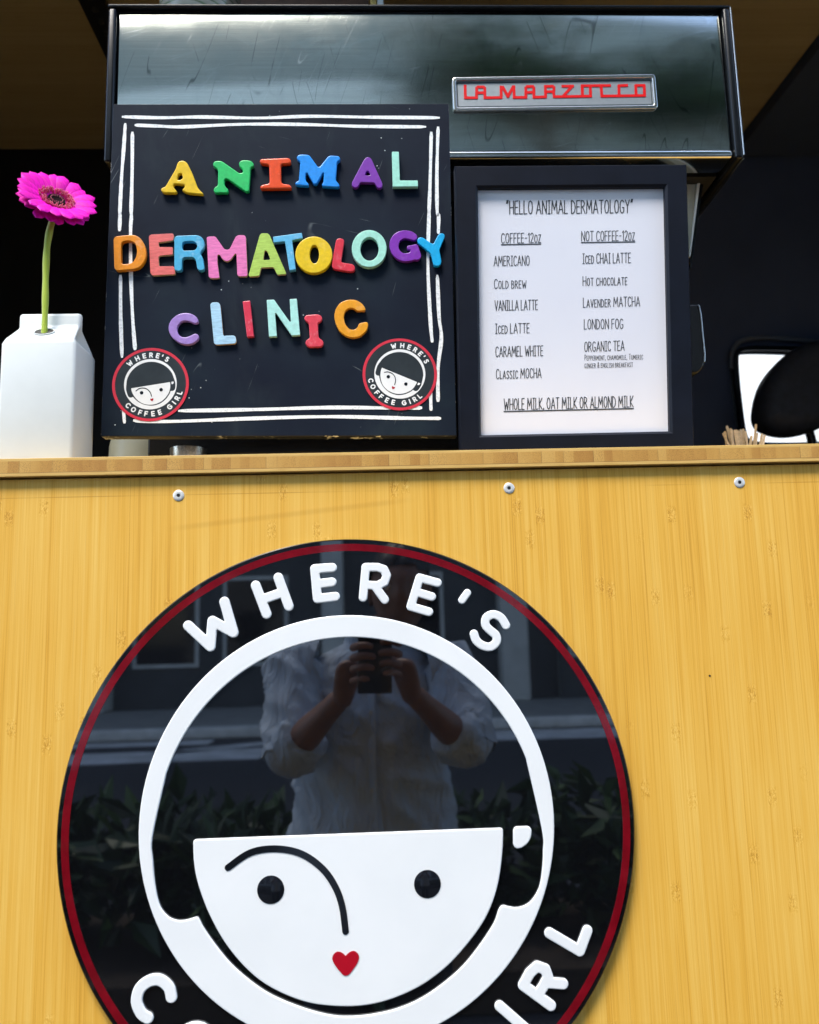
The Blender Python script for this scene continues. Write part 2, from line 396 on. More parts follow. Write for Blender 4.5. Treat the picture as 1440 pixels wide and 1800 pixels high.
    s_l = g.math('ADD', scratches(g, c, 1.1, .5, 44., 21., .006), scratches(g, c, .3, .52, 50., 41., .006), True)
    col = g.mix(g.math('MULTIPLY', s_l, .38), col, (.7, .75, .75))
    g.set(col=col, metal=1., rough=g.math('ADD', g.math('MULTIPLY_ADD', sm, .11, False, .045), g.math('MULTIPLY', s_l, .06)))
    g.bump(br, .05, .0003); M['steel'] = g.m
    M['chrome'] = plain('polished_steel', (.72, .71, .66), .14, .06, 50, metal=1)
    M['grey_metal'] = plain('grey_badge_metal', (.36, .39, .41), .38, .05, 160, metal=.6)
    M['badge_rim'] = plain('satin_silver', (.68, .68, .64), .22, .06, 120, metal=1)
    M['badge_line'] = plain('badge_line', (.05, .07, .08), .4)
    M['badge_red'] = plain('red_enamel', (.72, .006, .008), .3, .03, 80)
    M['gloss_black'] = plain('gloss_black', (.006, .007, .009), .26, .1, 20, spec=.35)
    M['rough_steel'] = plain('grainy_steel', (.62, .61, .57), .3, .35, 420, metal=1, bump=.5)
    M['frame'] = plain('black_frame_wood', (.005, .007, .014), .45, .2, 30, bump=.1, spec=.2)
    g = N('menu_paper'); c = g.coords(); n = g.noise(c, 5, 3); n2 = g.noise(g.scale(c, (22, 22, 9)), 1, 4)
    g.set(col=g.ramp(n, [(.3, (.74, .75, .82)), (.7, (.79, .80, .86))]), rough=.4, coat=.6, coatr=.08); g.bump(n2, .1, .002); M['paper'] = g.m
    M['ink'] = plain('black_ink', (.04, .046, .055), .5, .25, 400)
    M['porcelain'] = plain('white_porcelain', (.64, .67, .65), .42, .025, 30, bump=.05)
    M['dark_hole'] = plain('dark_inside', (.03, .03, .028), .6)
    # flower
    g = N('pink_petal'); c = g.n('TexCoord').outputs['Generated']; o = g.xyz(c)
    ri = g.noise(g.vec(g.math('MULTIPLY', o[1], 11.), 0., g.math('MULTIPLY', o[0], 1.2)), 1, 2)
    g.set(col=g.mix(g.step(ri, .42, .62), (.76, .001, .45), (.62, .001, .33)), rough=.6, sss=.05, spec=.2); g.b.inputs['Subsurface Radius'].default_value = (.004, .001, .002); M['petal'] = g.m
    M['floret'] = plain('pink_floret', (.62, .02, .16), .6, .5, 600)
    M['floret_tip'] = plain('pale_floret_tip', (.85, .30, .36), .6, .3, 600)
    M['eye_dark'] = plain('dark_flower_eye', (.008, .002, .004), .8, .4, 900, spec=.08)
    g = N('stem_green'); z = g.xyz(g.coords())[2]; fu = g.noise(g.coords(), 900, 2)
    g.set(col=g.ramp(g.step(z, 1.88, 2.02), [(0., (.36, .47, .012)), (.55, (.26, .36, .03)), (1., (.16, .22, .09))]), rough=.55, sheen=.4); g.bump(fu, .3, .0008); M['stem'] = g.m
    M['sepal'] = plain('green_sepal', (.07, .11, .05), .6, .4, 300)
    # misc
    M['screw'] = plain('screw_steel', (.74, .74, .72), .35, .08, 300, metal=.25)
    M['socket'] = plain('screw_socket', (.01, .01, .01), .5)
    M['stick'] = plain('birch_stick', (.60, .45, .27), .65, .18, 300)
    M['kraft'] = plain('kraft_cup', (.38, .25, .13), .8)
    M['walnut'] = plain('walnut_box', (.085, .035, .014), .45, .35, 35)
    g = N('striped_glaze'); c = g.coords(); o = g.xyz(c)
    ang = g.math('ARCTAN2', o[1], o[0]); sw = g.math('ADD', g.math('MULTIPLY', o[2], 105.), g.math('ADD', g.math('MULTIPLY', ang, 1.3), g.noise(c, 16, 2)))
    st = g.math('FRACT', sw); g.set(col=g.ramp(st, [(.0, (.70, .66, .52)), (.55, (.76, .72, .60)), (.70, (.22, .30, .13)), (.85, (.48, .50, .36)), (1., (.72, .68, .55))]), rough=.25); M['striped'] = g.m
    M['pale_glaze'] = plain('pale_glaze', (.22, .23, .18), .4, .1, 30)
    M['gold'] = plain('brass_label', (.5, .36, .12), .4, .5, 300, metal=.7)
    M['rubber'] = plain('black_rubber', (.015, .015, .015), .5, .2, 80)
    M['hose'] = plain('dark_ribbed_hose', (.05, .043, .03), .5, .2, 80)
    M['seat_fabric'] = plain('dark_seat_cover', (.035, .043, .065), .6, .2, 60)
    # people
    M['skin'] = plain('skin', (.24, .12, .078), .5, .12, 40, sss=.05)
    g = N('shirt_cloth'); c = g.coords(); n = g.noise(c, 900, 2); 
    g.set(col=g.ramp(g.noise(c, 9, 4), [(.3, (.46, .57, .70)), (.7, (.58, .68, .79))]), rough=.85, sheen=.2)
    g.bump(g.math('ADD', g.math('MULTIPLY', g.noise(g.scale(c, (18, 18, 7)), 1, 3, .55, 1.2), 1.), g.math('MULTIPLY', n, .02)), .9, .02); M['shirt'] = g.m
    M['trousers'] = plain('dark_trousers', (.03, .035, .05), .85, .2, 40)
    M['hair'] = plain('dark_hair', (.012, .009, .007), .5, .4, 300)
    M['shoe'] = plain('brown_shoe', (.06, .035, .02), .5)
    M['phone'] = plain('black_phone', (.01, .01, .012), .2)
    M['eye'] = plain('eye_white', (.6, .58, .55), .2)
    # street
    g = N('asphalt'); c = g.coords(); n = g.noise(c, 160, 4, .7); b = g.noise(c, .35, 4)
    g.set(col=g.ramp(g.math('ADD', g.math('MULTIPLY', n, .5), g.math('MULTIPLY', b, .5)), [(.3, (.028, .031, .037)), (.7, (.050, .053, .058))]), rough=.85); g.bump(n, .4, .004); M['asphalt'] = g.m
    g = N('concrete'); c = g.coords(); n = g.noise(c, 3, 6, .7)
    g.set(col=g.ramp(n, [(.3, (.30, .30, .28)), (.7, (.44, .44, .41))]), rough=.85); g.bump(g.noise(c, 80, 3), .2, .004); M['concrete'] = g.m
    M['kerb'] = plain('pale_kerb', (.72, .72, .69), .8, .2, 5)
    M['roadpaint'] = plain('white_road_paint', (.82, .82, .79), .7, .3, 2.5)
    M['facade'] = plain('facade_render', (.30, .33, .315), .8, .12, 2)
    M['column'] = plain('column_render', (.66, .68, .66), .7, .12, 3)
    g = N('window_glass_dark'); g.set(col=(.012, .014, .016), rough=.05, ior=1.45); M['winglass'] = g.m
    g = N('leaf'); c = g.coords(); n = g.noise(c, 1.7, 3)
    rnd = g.n('NewGeometry').outputs['Random Per Island']
    g.set(col=g.ramp(g.math('ADD', g.math('MULTIPLY', rnd, .6), g.math('MULTIPLY', n, .4)), [(.2, (.012, .03, .010)), (.6, (.028, .065, .016)), (.9, (.065, .12, .025))]), rough=.45); M['leaf'] = g.m
    M['bark'] = plain('bark', (.11, .085, .06), .9, .4, 20, bump=.6)
    M['soil'] = plain('soil', (.05, .035, .022), .95, .3, 40)
    M['tyre'] = plain('tyre', (.02, .02, .02), .8)
    return M
M = mk_materials()
def plastic(name, col, rough=.28, mottled=0, lo=None):
    g = N(name); c = g.coords(); n = g.noise(c, 140, 4, .65); n2 = g.noise(c, 60, 3, .6, 1.)
    lo = lo or tuple(x*.82 for x in col)
    k = g.ramp(n, [(.35, lo), (.65, col)])
    if mottled: k = g.mix(g.math('MULTIPLY', g.step(n2, .52, .68), mottled), k, tuple(min(1, x*.55+.42) for x in col))
    g.set(col=k, rough=g.math('MULTIPLY_ADD', n2, .18, False, rough-.06)); g.bump(n2, .12+.25*mottled, .0008); return g.m
def painted(name, col):
    'hand-painted wooden letter with worn, chipped edges'
    g = N(name); c = g.coords(); o = g.xyz(c); n = g.noise(g.scale(c, (90, 90, 420)), 1, 4, .6, .5); ch = g.noise(c, 260, 4, .75)
    k = g.ramp(n, [(.3, tuple(x*.78 for x in col)), (.7, tuple(min(1, x*1.12+.02) for x in col))])
    k = g.mix(g.step(ch, .70, .73), k, (.55, .40, .25)); g.set(col=k, rough=.5); g.bump(n, .35, .0008); return g.m
WOODSIDE = plain('raw_wood_edge', (.58, .40, .22), .7, .25, 90)

# ------------------------------------------------------------------ street and far side (seen in the glossy sign and the steel)
def structure(o): o['kind'] = 'structure'; return o
GX = 140
structure(mesh('ground', [(-GX, -GX, 0), (GX, -GX, 0), (GX, GX, 0), (-GX, GX, 0)], [(0, 1, 2, 3)], M['asphalt']))
mb = MB(); mb.box((-60, -24, .005), (60, -11.6, .13)); structure(mb.build('pavement', M['concrete']))
mb = MB(); mb.box((-60, -11.6, .004), (60, -11.38, .16), .02); structure(mb.build('kerb', M['kerb'], smooth=30))
mb = MB()
def band(a, b, wd):
    a, b = Vector((*a, .004)), Vector((*b, .004)); d = (b-a).normalized(); s_ = Vector((-d.y, d.x, 0))*wd/2
    mb.add([a-s_, b-s_, b+s_, a+s_], [(0, 1, 2, 3)])
band((-12, -9.55), (-1.5, -9.75), .95); band((-12, -11.), (-2.4, -11.0), .5); band((-2.9, -10.0), (-1.0, -11.0), .36); band((1.2, -10.75), (12, -10.5), 1.05)
structure(mb.build('road_marking', M['roadpaint']))
bld = thing('office_building', 'grey rendered building with pale columns across the street', 'building', (0, -15, .13))
mb = MB(); mb.box((-22, -21, .14), (3.4, -15.2, 24.4)); mb.box((3.4, -21, .14), (22, -15.0, 25.)); mb.build('wall', M['facade'], bld)
mb = MB(); mb.box((-22, -15.19, .14), (3.39, -15.12, 5.6), .01); mb.box((3.41, -14.99, .14), (22, -14.93, 5.6), .01); mb.build('ground_floor', plain('dark_cladding', (.06, .068, .075), .6, .15, 2), bld)
mb = MB(); mb.box((-22, -15.19, 9.2), (.6, -15.0, 13.3), .02); mb.build('pale_reflector_band', plain('pale_reflector', (.82, .85, .82), .8, .06, 2), bld)  # pale band added to lighten the lower left of the steel's reflection
mb = MB(); mb.box((-22.3, -21, 24.4), (3.4, -14.8, 24.8)); mb.build('roof', M['concrete'], bld)
for cx, cw in ((-10.5, .6), (-5.35, .55), (-.9, .4), (2.5, .5), (6.5, .55), (11, .6)):
    mb = MB(); mb.box((cx-cw/2, -15.117 if cx < 3.4 else -14.927, .14), (cx+cw/2, -14.5, 5.2), .03); mb.build('column', M['column'], bld, smooth=30)
for wx in (-8.6, -6.9, -4.1, -2.4, .6, 4.2, 8.6):
    for wz in (.9, 3.9):
        mb = MB(); mb.box((wx-.62, -15.118 if wx < 3.4 else -14.928, wz), (wx+.62, -15.05 if wx < 3.4 else -14.86, wz+1.7)); f = mb.build('window', M['column'], bld)
        mb = MB(); y_ = -15.045 if wx < 3.4 else -14.855
        mb.box((wx-.55, y_-.01, wz+.07), (wx+.55, y_, wz+1.63)); p = mb.build('pane', M['winglass'], None); p.parent = f
hs = thing('backdrop_house', 'white house added beyond the van to brighten its window', 'house', (2, 9, 0))  # house added so that the cab window opening shows bright white
mb = MB(); mb.box((-9, 7.5, .004), (13, 14, 9.)); mb.build('wall', plain('white_backdrop', (.84, .86, .84), .8, .03, 2), hs)
mb = MB(); mb.box((-9.3, 7.2, 9.005), (13.3, 14.3, 9.2)); mb.build('roof', M['concrete'], hs)
for wx in (-6, -2.5, 8.5):
    mb = MB(); mb.box((wx-.6, 7.46, 1.), (wx+.6, 7.499, 2.6)); mb.build('window', M['winglass'], hs)
def leafball(mb, c, rad, n, size, rng, squash=1.):
    for _ in range(n):
        d = Vector((rng.gauss(0, 1), rng.gauss(0, 1), rng.gauss(0, 1))).normalized()*(rng.random()**.4)
        p = Vector(c)+Vector((d.x*rad, d.y*rad, d.z*rad*squash)); a = Vector((rng.gauss(0, 1), rng.gauss(0, 1), rng.gauss(0, .7))).normalized()
        b = a.orthogonal().normalized(); b = (Matrix.Rotation(rng.random()*6.28, 3, a) @ b); L = size*(.6+rng.random()*.8); W = L*.22
        nn = a.cross(b)
        mb.add([p, p+a*L*.45+b*W+nn*L*.06, p+a*L-nn*L*.1, p+a*L*.45-b*W+nn*L*.06], [(0, 1, 2, 3)])
def tree(label, x, y, h, cr, seed):
    rng = random.Random(seed); t = thing('street_tree', label, 'tree', (x, y, .13), 'street trees across the road')
    mb = MB(); P = [Vector((x+math.sin(i*1.1)*.12, y, .1+h*.62*i/6)) for i in range(7)]; mb.tube(P, [.24-.022*i for i in range(7)], 12)
    for k in range(6):
        a = k*1.05+rng.random(); q = Vector((x+math.cos(a)*cr*.75, y+math.sin(a)*cr*.75, h*(.6+.28*rng.random())))
        mb.tube([P[3+k % 3], P[3+k % 3].lerp(q, .5)+Vector((0, 0, .3)), q], [.12, .08, .03], 8)
    mb.build('trunk', M['bark'], t, 60)
    mb = MB()
    for k in range(22):
        d = Vector((rng.gauss(0, 1), rng.gauss(0, 1), rng.gauss(0, .8))).normalized()*cr*(.3+.65*rng.random())
        leafball(mb, Vector((x, y, h*.74))+d*1., cr*.42, 260, .34, rng)
    mb.build('crown', M['leaf'], t)
tree('tall broad leafed tree standing right of the street opposite', 4.4, -12.6, 17., 4.6, 3)
tree('second broad leafed tree farther along the pavement', 11, -12.9, 16, 4.6, 5)
tree('leafy tree at the far left end of the street', -11.5, -13, 9, 3., 9)
hd = thing('hedge', 'long low hedge of leafy tropical shrubs behind the photographer', 'hedge', (0, -2.9, 0))
mb = MB(); mb.box((-4.2, -3.3, .006), (4.2, -2.45, .16), .01); mb.build('planter_soil', M['soil'], hd)
rng = random.Random(4); mb = MB()
for i in range(46):
    x = -4+8*i/45+rng.uniform(-.1, .1); hh = .32+.22*rng.random()
    if abs(x+.15) < .35: hh *= .8
    leafball(mb, (x, -2.85+rng.uniform(-.25, .25), hh), .27, 120, .17, rng, .95)
    for k in range(9):     # taller leafy shoots
        a = rng.random()*6.28; p = Vector((x+rng.uniform(-.2, .2), -2.8+rng.uniform(-.25, .3), hh+.16))
        d = Vector((math.cos(a)*.7, math.sin(a)*.7, .7+rng.random()*.6)).normalized(); s_ = d.orthogonal().normalized()*.022; L = .16+.1*rng.random()
        mb.add([p, p+d*L*.5+s_, p+d*L+Vector((0, 0, -.05)), p+d*L*.5-s_], [(0, 1, 2, 3)])
mb.build('foliage', M['leaf'], hd)

# ------------------------------------------------------------------ coffee van
VX0, VX1 = -1.55, 2.35
van = thing('coffee_van', 'coffee van with a bamboo clad side, serving hatch and bamboo counter', 'van', (.4, 1., 0))
PT = 1.6285                                    # top of the bamboo side panel
mb = MB(); mb.box((-1.25, 0, .62), (1.65, .018, PT)); mb.build('side_panel', M['bamboo'], van)
mb = MB(); mb.box((-1.3, -.0075, CTOP-.0205), (1.7, .62, CTOP), .0006)
mb.build('counter', M['edge'], van)
for sx, sy in ((314, 871), (895, 858), (1300, 848)):
    c = pj(sx, sy, 0)
    mb = MB(); mb.lathe([(.0062, 0), (.0062, .0004), (.0058, .0008), (.0030, .0011), (.0022, .0010), (.0021, .0004)], (c.x, 0, c.z), 28, 'Y'); s_ = mb.build('screw', M['screw'], van, 40)
    mb = MB(); mb.lathe([(.0019, .0006), (.0019, .00105)], (c.x, -.0001, c.z), 6, 'Y'); q = mb.build('socket', M['socket']); q.parent = s_
c = pj(1248, 1188, 0); mb = MB(); mb.lathe([(.0012, 0), (.0010, .0004)], (c.x, 0, c.z), 10, 'Y'); mb.build('nail_head', M['socket'], van)
mb = MB()
mb.box((VX0, .02, .35), (-1.25, .06, 2.98)); mb.box((1.65, .02, .35), (VX1, .06, 2.98)); mb.box((-1.25, .02, 2.55), (1.65, .06, 2.98)); mb.box((-1.25, .02, .35), (1.65, .06, .615))
mb.box((VX0, .06, .35), (VX0+.04, 2.02, 2.98)); mb.box((VX1-.04, .06, .35), (VX1, 2.02, 2.98)); mb.box((VX0, .0, 2.98), (VX1, 2.06, 3.05), .02); mb.box((VX0+.04, .06, .35), (VX1-.04, 1.98, .42))
mb.build('body_shell', M['van_paint'], van)
CZ = 2.85
a, b = pj(1440, 60, 1.0), pj(1290, 255, 1.3)   # right edge of the ceiling boards
def on_ceiling(px, py, z):
    d = AX*((px-720)/F_PX)+AU*((900-py)/F_PX)+AF; return CAMLOC+d*((z-CAMZ)/d.z)
e0, e1 = on_ceiling(1440, 60, CZ), on_ceiling(1285, 262, CZ); dd = (e1-e0)/(e1.y-e0.y)
e_n, e_f = e0+dd*(.06-e0.y), e0+dd*(1.33-e0.y); fy = on_ceiling(60, 262, CZ).y
mb = MB(); L0 = VX0+.05
V = [(L0, .06, CZ), (e_n.x, .06, CZ), (e_f.x, fy, CZ), (L0, fy, CZ)]; V += [(x, y, z+.03) for x, y, z in V]
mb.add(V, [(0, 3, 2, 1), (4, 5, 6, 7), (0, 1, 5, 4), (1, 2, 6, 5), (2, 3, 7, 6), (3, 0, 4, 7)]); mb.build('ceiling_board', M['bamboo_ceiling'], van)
mb = MB(); hx = VX1-.05
V = [(e_n.x+.004, .06, CZ-.03), (hx, .06, CZ-.03), (hx, fy, CZ-.03), (e_f.x+.004, fy, CZ-.03)]; V += [(x, y, z+.12) for x, y, z in V]
mb.add(V, [(0, 3, 2, 1), (4, 5, 6, 7), (0, 1, 5, 4), (1, 2, 6, 5), (2, 3, 7, 6), (3, 0, 4, 7)]); mb.build('cab_headliner', M['navy_wall'], van)
# perforated grey rail under the ceiling
r0, r1, r2 = on_ceiling(140, 0, CZ-.012), on_ceiling(184, 0, CZ-.012), on_ceiling(196, 100, CZ-.012)
rx = (r0.x+r1.x)/2; wd = abs(r1.x-r0.x)/2
mb = MB(); mb.box((rx-wd, .3, CZ-.02), (rx+wd, fy-.02, CZ-.003), .002); rail = mb.build('ceiling_rail', M['navy_trim'], van)
mb = MB()
for i in range(26): mb.lathe([(.008, -.0005), (.008, .0006)], (rx, .35+i*.036, CZ-.0205), 10, 'Z')
q = mb.build('perforation', M['badge_rim']); q.parent = rail; q['kind'] = 'stuff'
# far wall of the van with the cab window
YB = fy+.02
wt = px2xz(crop(1180, 480, 260/1170, [(487, 690), (505, 650), (560, 628), (700, 625), (920, 632), (1100, 640), (1400, 660), (1560, 720), (1600, 900), (1580, 1150), (1500, 1290), (1300, 1345), (1000, 1365), (700, 1365), (580, 1345), (545, 1270), (515, 1040), (495, 850)]), YB)
hole = chaikin(wt, 2)
WS = .60
meobj('added_dark_panel', solid([[(VX0+.05, .45), (WS-.002, .45), (WS-.002, 2.975), (VX0+.05, 2.975)]], .03), M['black_paint'], van, None, (0, YB+.02, 0))  # black panel added to keep the left of the far wall dark
bw = solid([[(WS, .45), (VX1-.05, .45), (VX1-.05, 2.975), (WS, 2.975)], hole], .02)
me_o = meobj('back_wall', bw, M['navy_wall'], van, None, (0, YB+.02, 0))
cx_ = sum(p[0] for p in hole)/len(hole); cz_ = sum(p[1] for p in hole)/len(hole)
outer = [(cx_+(x-cx_)*1.035+.0, cz_+(z-cz_)*1.05) for x, z in hole]
meobj('window_seal', solid([outer, hole], .03, .01, 3), M['gloss_black'], van, 60, (0, YB, 0))
tr = [pj(x, y, YB-.015) for x, y in crop(1180, 480, 260/1170, [(478, 760), (482, 640), (510, 575), (570, 530), (700, 512), (900, 520), (1170, 545), (1500, 590)])]
mb = MB(); mb.tube([Vector(p) for p in smoothline([tuple(p) for p in tr], 5)], .007, 10); mb.build('window_trim', plain('trim_highlight', (.13, .15, .18), .35), van, 60)  # grey tube stands in for highlights along the curved trim
# seat with headrest in front of the window
hr = px2xz(crop(1180, 480, 260/1170, [(1100, 560), (930, 620), (800, 740), (710, 860), (660, 1000), (640, 1150), (680, 1240), (790, 1290), (930, 1305), (1090, 1270), (1240, 1200), (1460, 1130), (1600, 1000), (1600, 700), (1450, 570), (1250, 540)]), YB-.14)
meobj('headrest', solid([chaikin(hr, 2)], .11, .045, 5), M['seat_fabric'], van, 60, (0, YB-.09, 0))
p0, p1 = pj(1408, 742, YB-.1), pj(1424, 762, YB-.1)
mb = MB(); mb.tube([p0, p0.lerp(p1, .5), p1, p1+Vector((.02, 0, -.12))], [.008, .012, .012, .012], 10); mb.build('headrest_post', M['gloss_black'], van, 60)
c0 = pj(1420, 820, YB-.12); mb = MB(); mb.box((c0.x-.26, YB-.2, c0.z-.75), (c0.x+.26, YB-.05, c0.z-.06), .04); mb.build('seat_back', M['seat_fabric'], van, 60)
for wx in (-.9, 1.75):
    mb = MB(); mb.lathe([(.2, .0), (.33, .005), (.36, .04), (.36, .2), (.33, .23)], (wx, .30, .362), 40, 'Y'); t_ = mb.build('wheel', M['tyre'], van, 40)
    mb = MB(); mb.lathe([(.05, .236), (.2, .24), (.22, .22), (.22, .1)], (wx, .30, .362), 32, 'Y'); q = mb.build('rim', M['badge_rim'], None, 40); q.parent = t_

# ------------------------------------------------------------------ glyphs
def arc(cx, cy, rx, ry, a0, a1, n=10): return [(cx+rx*math.cos(R(a0+(a1-a0)*i/n)), cy+ry*math.sin(R(a0+(a1-a0)*i/n))) for i in range(n+1)]
BOLD = {   # rounded bold capitals, box about 0.75 x 1
 'W': (1.02, [[(.0, 1), (.25, 0), (.5, .72), (.75, 0), (1, 1)]]), 'H': (.72, [[(0, 0), (0, 1)], [(.72, 0), (.72, 1)], [(0, .5), (.72, .5)]]),
 'E': (.56, [[(.56, 1), (0, 1), (0, 0), (.56, 0)], [(0, .5), (.5, .5)]]), 'F': (.54, [[(.54, 1), (0, 1), (0, 0)], [(0, .48), (.48, .48)]]),
 'R': (.62, [[(0, 0), (0, 1), (.3, 1)]+arc(.3, .74, .28, .26, 90, -90)+[(0, .48)], [(.3, .48), (.62, 0)]]),
 'S': (.58, [arc(.29, .74, .27, .26, 40, 200, 8)+arc(.29, .25, .29, .26, 70, -150, 10)]), "'": (.05, [[(.06, 1), (0, .72)]]),
 'C': (.72, [arc(.45, .5, .45, .5, 48, 312, 16)]), 'O': (.86, [arc(.43, .5, .43, .5, 0, 360, 24)]), 'G': (.76, [arc(.45, .5, .45, .5, 50, 340, 16)+[(.8, .48), (.48, .48)]]),
 'I': (0., [[(0, 0), (0, 1)]]), 'L': (.52, [[(0, 1), (0, 0), (.52, 0)]])}
def placed(lines, sc, ang, c, w_):
    'unit glyph -> centred at c, scaled, rotated by ang'
    ca, sa = math.cos(ang), math.sin(ang)
    return [[(c[0]+((x-w_/2)*ca-(y-.5)*sa)*sc, c[1]+((x-w_/2)*sa+(y-.5)*ca)*sc) for x, y in L] for L in lines]
LOGO_TOP = [('W', -317, 338), ('H', -202, 403), ('E', -100, 443), ('R', 0, 458), ('E', 103, 453), ("'", 178, 453), ('S', 243, 393)]
LOGO_BOT = [('C', -347, -340), ('O', -252, -397), ('F', -150, -450), ('F', -57, -457), ('E', 46, -455), ('E', 146, -434), ('G', 290, -357), ('I', 363, -297), ('R', 413, -227), ('L', 453, -142)]

# ------------------------------------------------------------------ the big round sign
YS = -.009                                     # front of the black disc
kS = (DIST+YS)/DIST
SC = Vector((-.0380*kS, 0, CAMZ-.20094*kS)); SR = .305*kS
sign = thing('round_sign', 'large round black sign with a white face, red ring and raised lettering', 'sign', (SC.x, 0, SC.z))
mb = MB(); mb.lathe([(SR-.0015, 0), (SR, .0012), (SR, -YS-.0012), (SR-.0012, -YS)], (SC.x, 0, SC.z), 160, 'Y'); mb.build('backing_disc', M['acrylic'], sign, 40)
ro, ri = SR-.0052, SR-.0130
meobj('red_ring', solid([ellipse(SC.x, SC.z, ro, ro, 160), ellipse(SC.x, SC.z, ri, ri, 160)], .0006, 0), M['red_acrylic'], sign, 40, (0, YS, 0))
def fitcircle(P):
    A = np.array([[2*x, 2*y, 1] for x, y in P]); bb = np.array([x*x+y*y for x, y in P]); s_ = np.linalg.lstsq(A, bb, rcond=None)[0]
    return s_[0], s_[1], math.sqrt(s_[2]+s_[0]**2+s_[1]**2)
T_ = .0028
YW = YS-T_
c1 = lambda P: crop(80, 920, .375, P)
c3 = lambda P: crop(80, 1400, .375, P)
c4 = lambda P: crop(580, 1400, 560/1440, P)
c2 = lambda P: crop(580, 920, 560/1440, P)
wo = fitcircle(px2xz(c1([(443, 1440), (1440, 428), (870, 585), (600, 900), (490, 1150)])+c2([(0, 415), (500, 500), (760, 730), (950, 1080), (1013, 1400)])+c3([(445, 250), (560, 640), (700, 860), (885, 1067)])+c4([(1014, 100), (940, 520), (800, 780), (540, 1029)]), YW))
hi = fitcircle(px2xz(c1([(503, 1440), (1440, 525), (950, 690), (700, 940), (560, 1200)])+c2([(0, 508), (400, 570), (700, 790), (880, 1060), (960, 1400)]), YW))
hp = [(953, 1458), (955, 1497), (953.5, 1528), (949.5, 1555), (943, 1571), (932, 1586), (919, 1593.5), (906, 1595.6), (893, 1593.5), (884, 1592), (877, 1599), (868, 1623.6), (844, 1660.5), (813, 1699), (774.5, 1732.5), (735.6, 1757.8), (696.7, 1774), (657.8, 1783), (619, 1787), (580, 1784.5), (530, 1771), (477.5, 1749), (440, 1724), (406, 1694), (380, 1662.5), (359, 1632.5), (350, 1615.6), (345, 1612.5), (338, 1614.5), (324, 1618), (309, 1617.5), (294, 1610), (280.6, 1591), (273, 1557.5), (268.6, 1512), (268., 1470)]
hp = px2xz(hp, YW)
aA, aB = R(161), R(20)
arcp = [(hi[0]+hi[2]*math.cos(aA+(aB-aA)*i/70), hi[1]+hi[2]*math.sin(aA+(aB-aA)*i/70)) for i in range(71)]
hairloop = arcp[:-1]+smoothline([arcp[-1]]+hp+[arcp[0]], 5)[:-1]
SG_BEV = .0013
wring = [ellipse(wo[0], wo[1], wo[2], wo[2], 160), hairloop]
meobj('white_head_outline', solid(wring, T_, SG_BEV, 3), M['white_acrylic'], sign, 50, (0, YS, 0))
fp = [(339, 1476), (884, 1455.5), (885, 1466), (883, 1505), (875.6, 1555.6), (860, 1602), (836.7, 1641), (797.8, 1687.8), (759, 1721), (720, 1744), (673, 1761.7), (626.7, 1769.4), (580, 1768.7), (537.5, 1762), (492.5, 1745), (455, 1722.5), (421, 1690.6), (391, 1651), (368.75, 1610), (353.75, 1572.5), (344, 1538.75), (340, 1508.75)]
fx = px2xz(fp, YW); faceloop = [fx[0]]+[fx[1]]+chaikin(fx[2:], 1)[1:-1]
faceloop = fillet([fx[0], fx[1]]+smoothline(fx[2:], 3), .004)
face = meobj('white_face', solid([faceloop], T_, SG_BEV, 3), M['white_acrylic'], sign, 50, (0, YS, 0))
eyes = []
for ex, ey in ((476, 1564), (751.5, 1554)):
    q = pj(ex, ey, YW); mb = MB(); mb.lathe([(.0139, 0), (.0139, .0004), (.0135, .0006)], (q.x, YW, q.z), 40, 'Y'); o = mb.build('eye', M['sign_black'], None, 40); o.parent = face; o.matrix_parent_inverse = Matrix.Translation((0, -YS, 0)); eyes.append((q.x, q.z, .0139))
fringe = smoothline([v for v in px2xz([(401, 1525), (440, 1499), (485, 1492), (530, 1501), (567, 1527), (590, 1560), (602, 1595), (607.6, 1637)], YW)], 8)
lp = contour(stroke_segs([fringe], .0034), .0009); o = meobj('fringe_line', solid(lp, .0005), M['sign_black'], None, 40, (0, YW, 0)); o.parent = face; o.matrix_parent_inverse = Matrix.Translation((0, -YS, 0))
hrt = [(0, -21), (-14, -6), (-22, 6), (-22, 14), (-16, 20), (-9, 20), (-3, 16), (0, 12.5), (3, 16), (9, 20), (16, 20), (22, 14), (22, 6), (14, -6)]
hq = pj(608, 1695, YW); heart = [(hq.x+x*.00062, hq.z+z*.00062) for x, z in hrt]
o = meobj('heart_lips', solid([chaikin(heart, 2)], .0006), M['heart_red'], None, 40, (0, YW, 0)); o.parent = face; o.matrix_parent_inverse = Matrix.Translation((0, -YS, 0))
er = px2xz(c4([(829, 150), (840, 137), (900, 135), (913, 150), (911, 185), (895, 215), (865, 236), (842, 238), (829, 222)]), YW)
meobj('earring', solid([fillet(er, .003)], T_, SG_BEV, 3), M['white_acrylic'], sign, 50, (0, YS, 0))
def cc(cx, cy, rx, ry, a0, a1, n=12): return [(cx+rx*math.cos(R(a0+(a1-a0)*i/n)), cy+ry*math.sin(R(a0+(a1-a0)*i/n))) for i in range(n+1)]
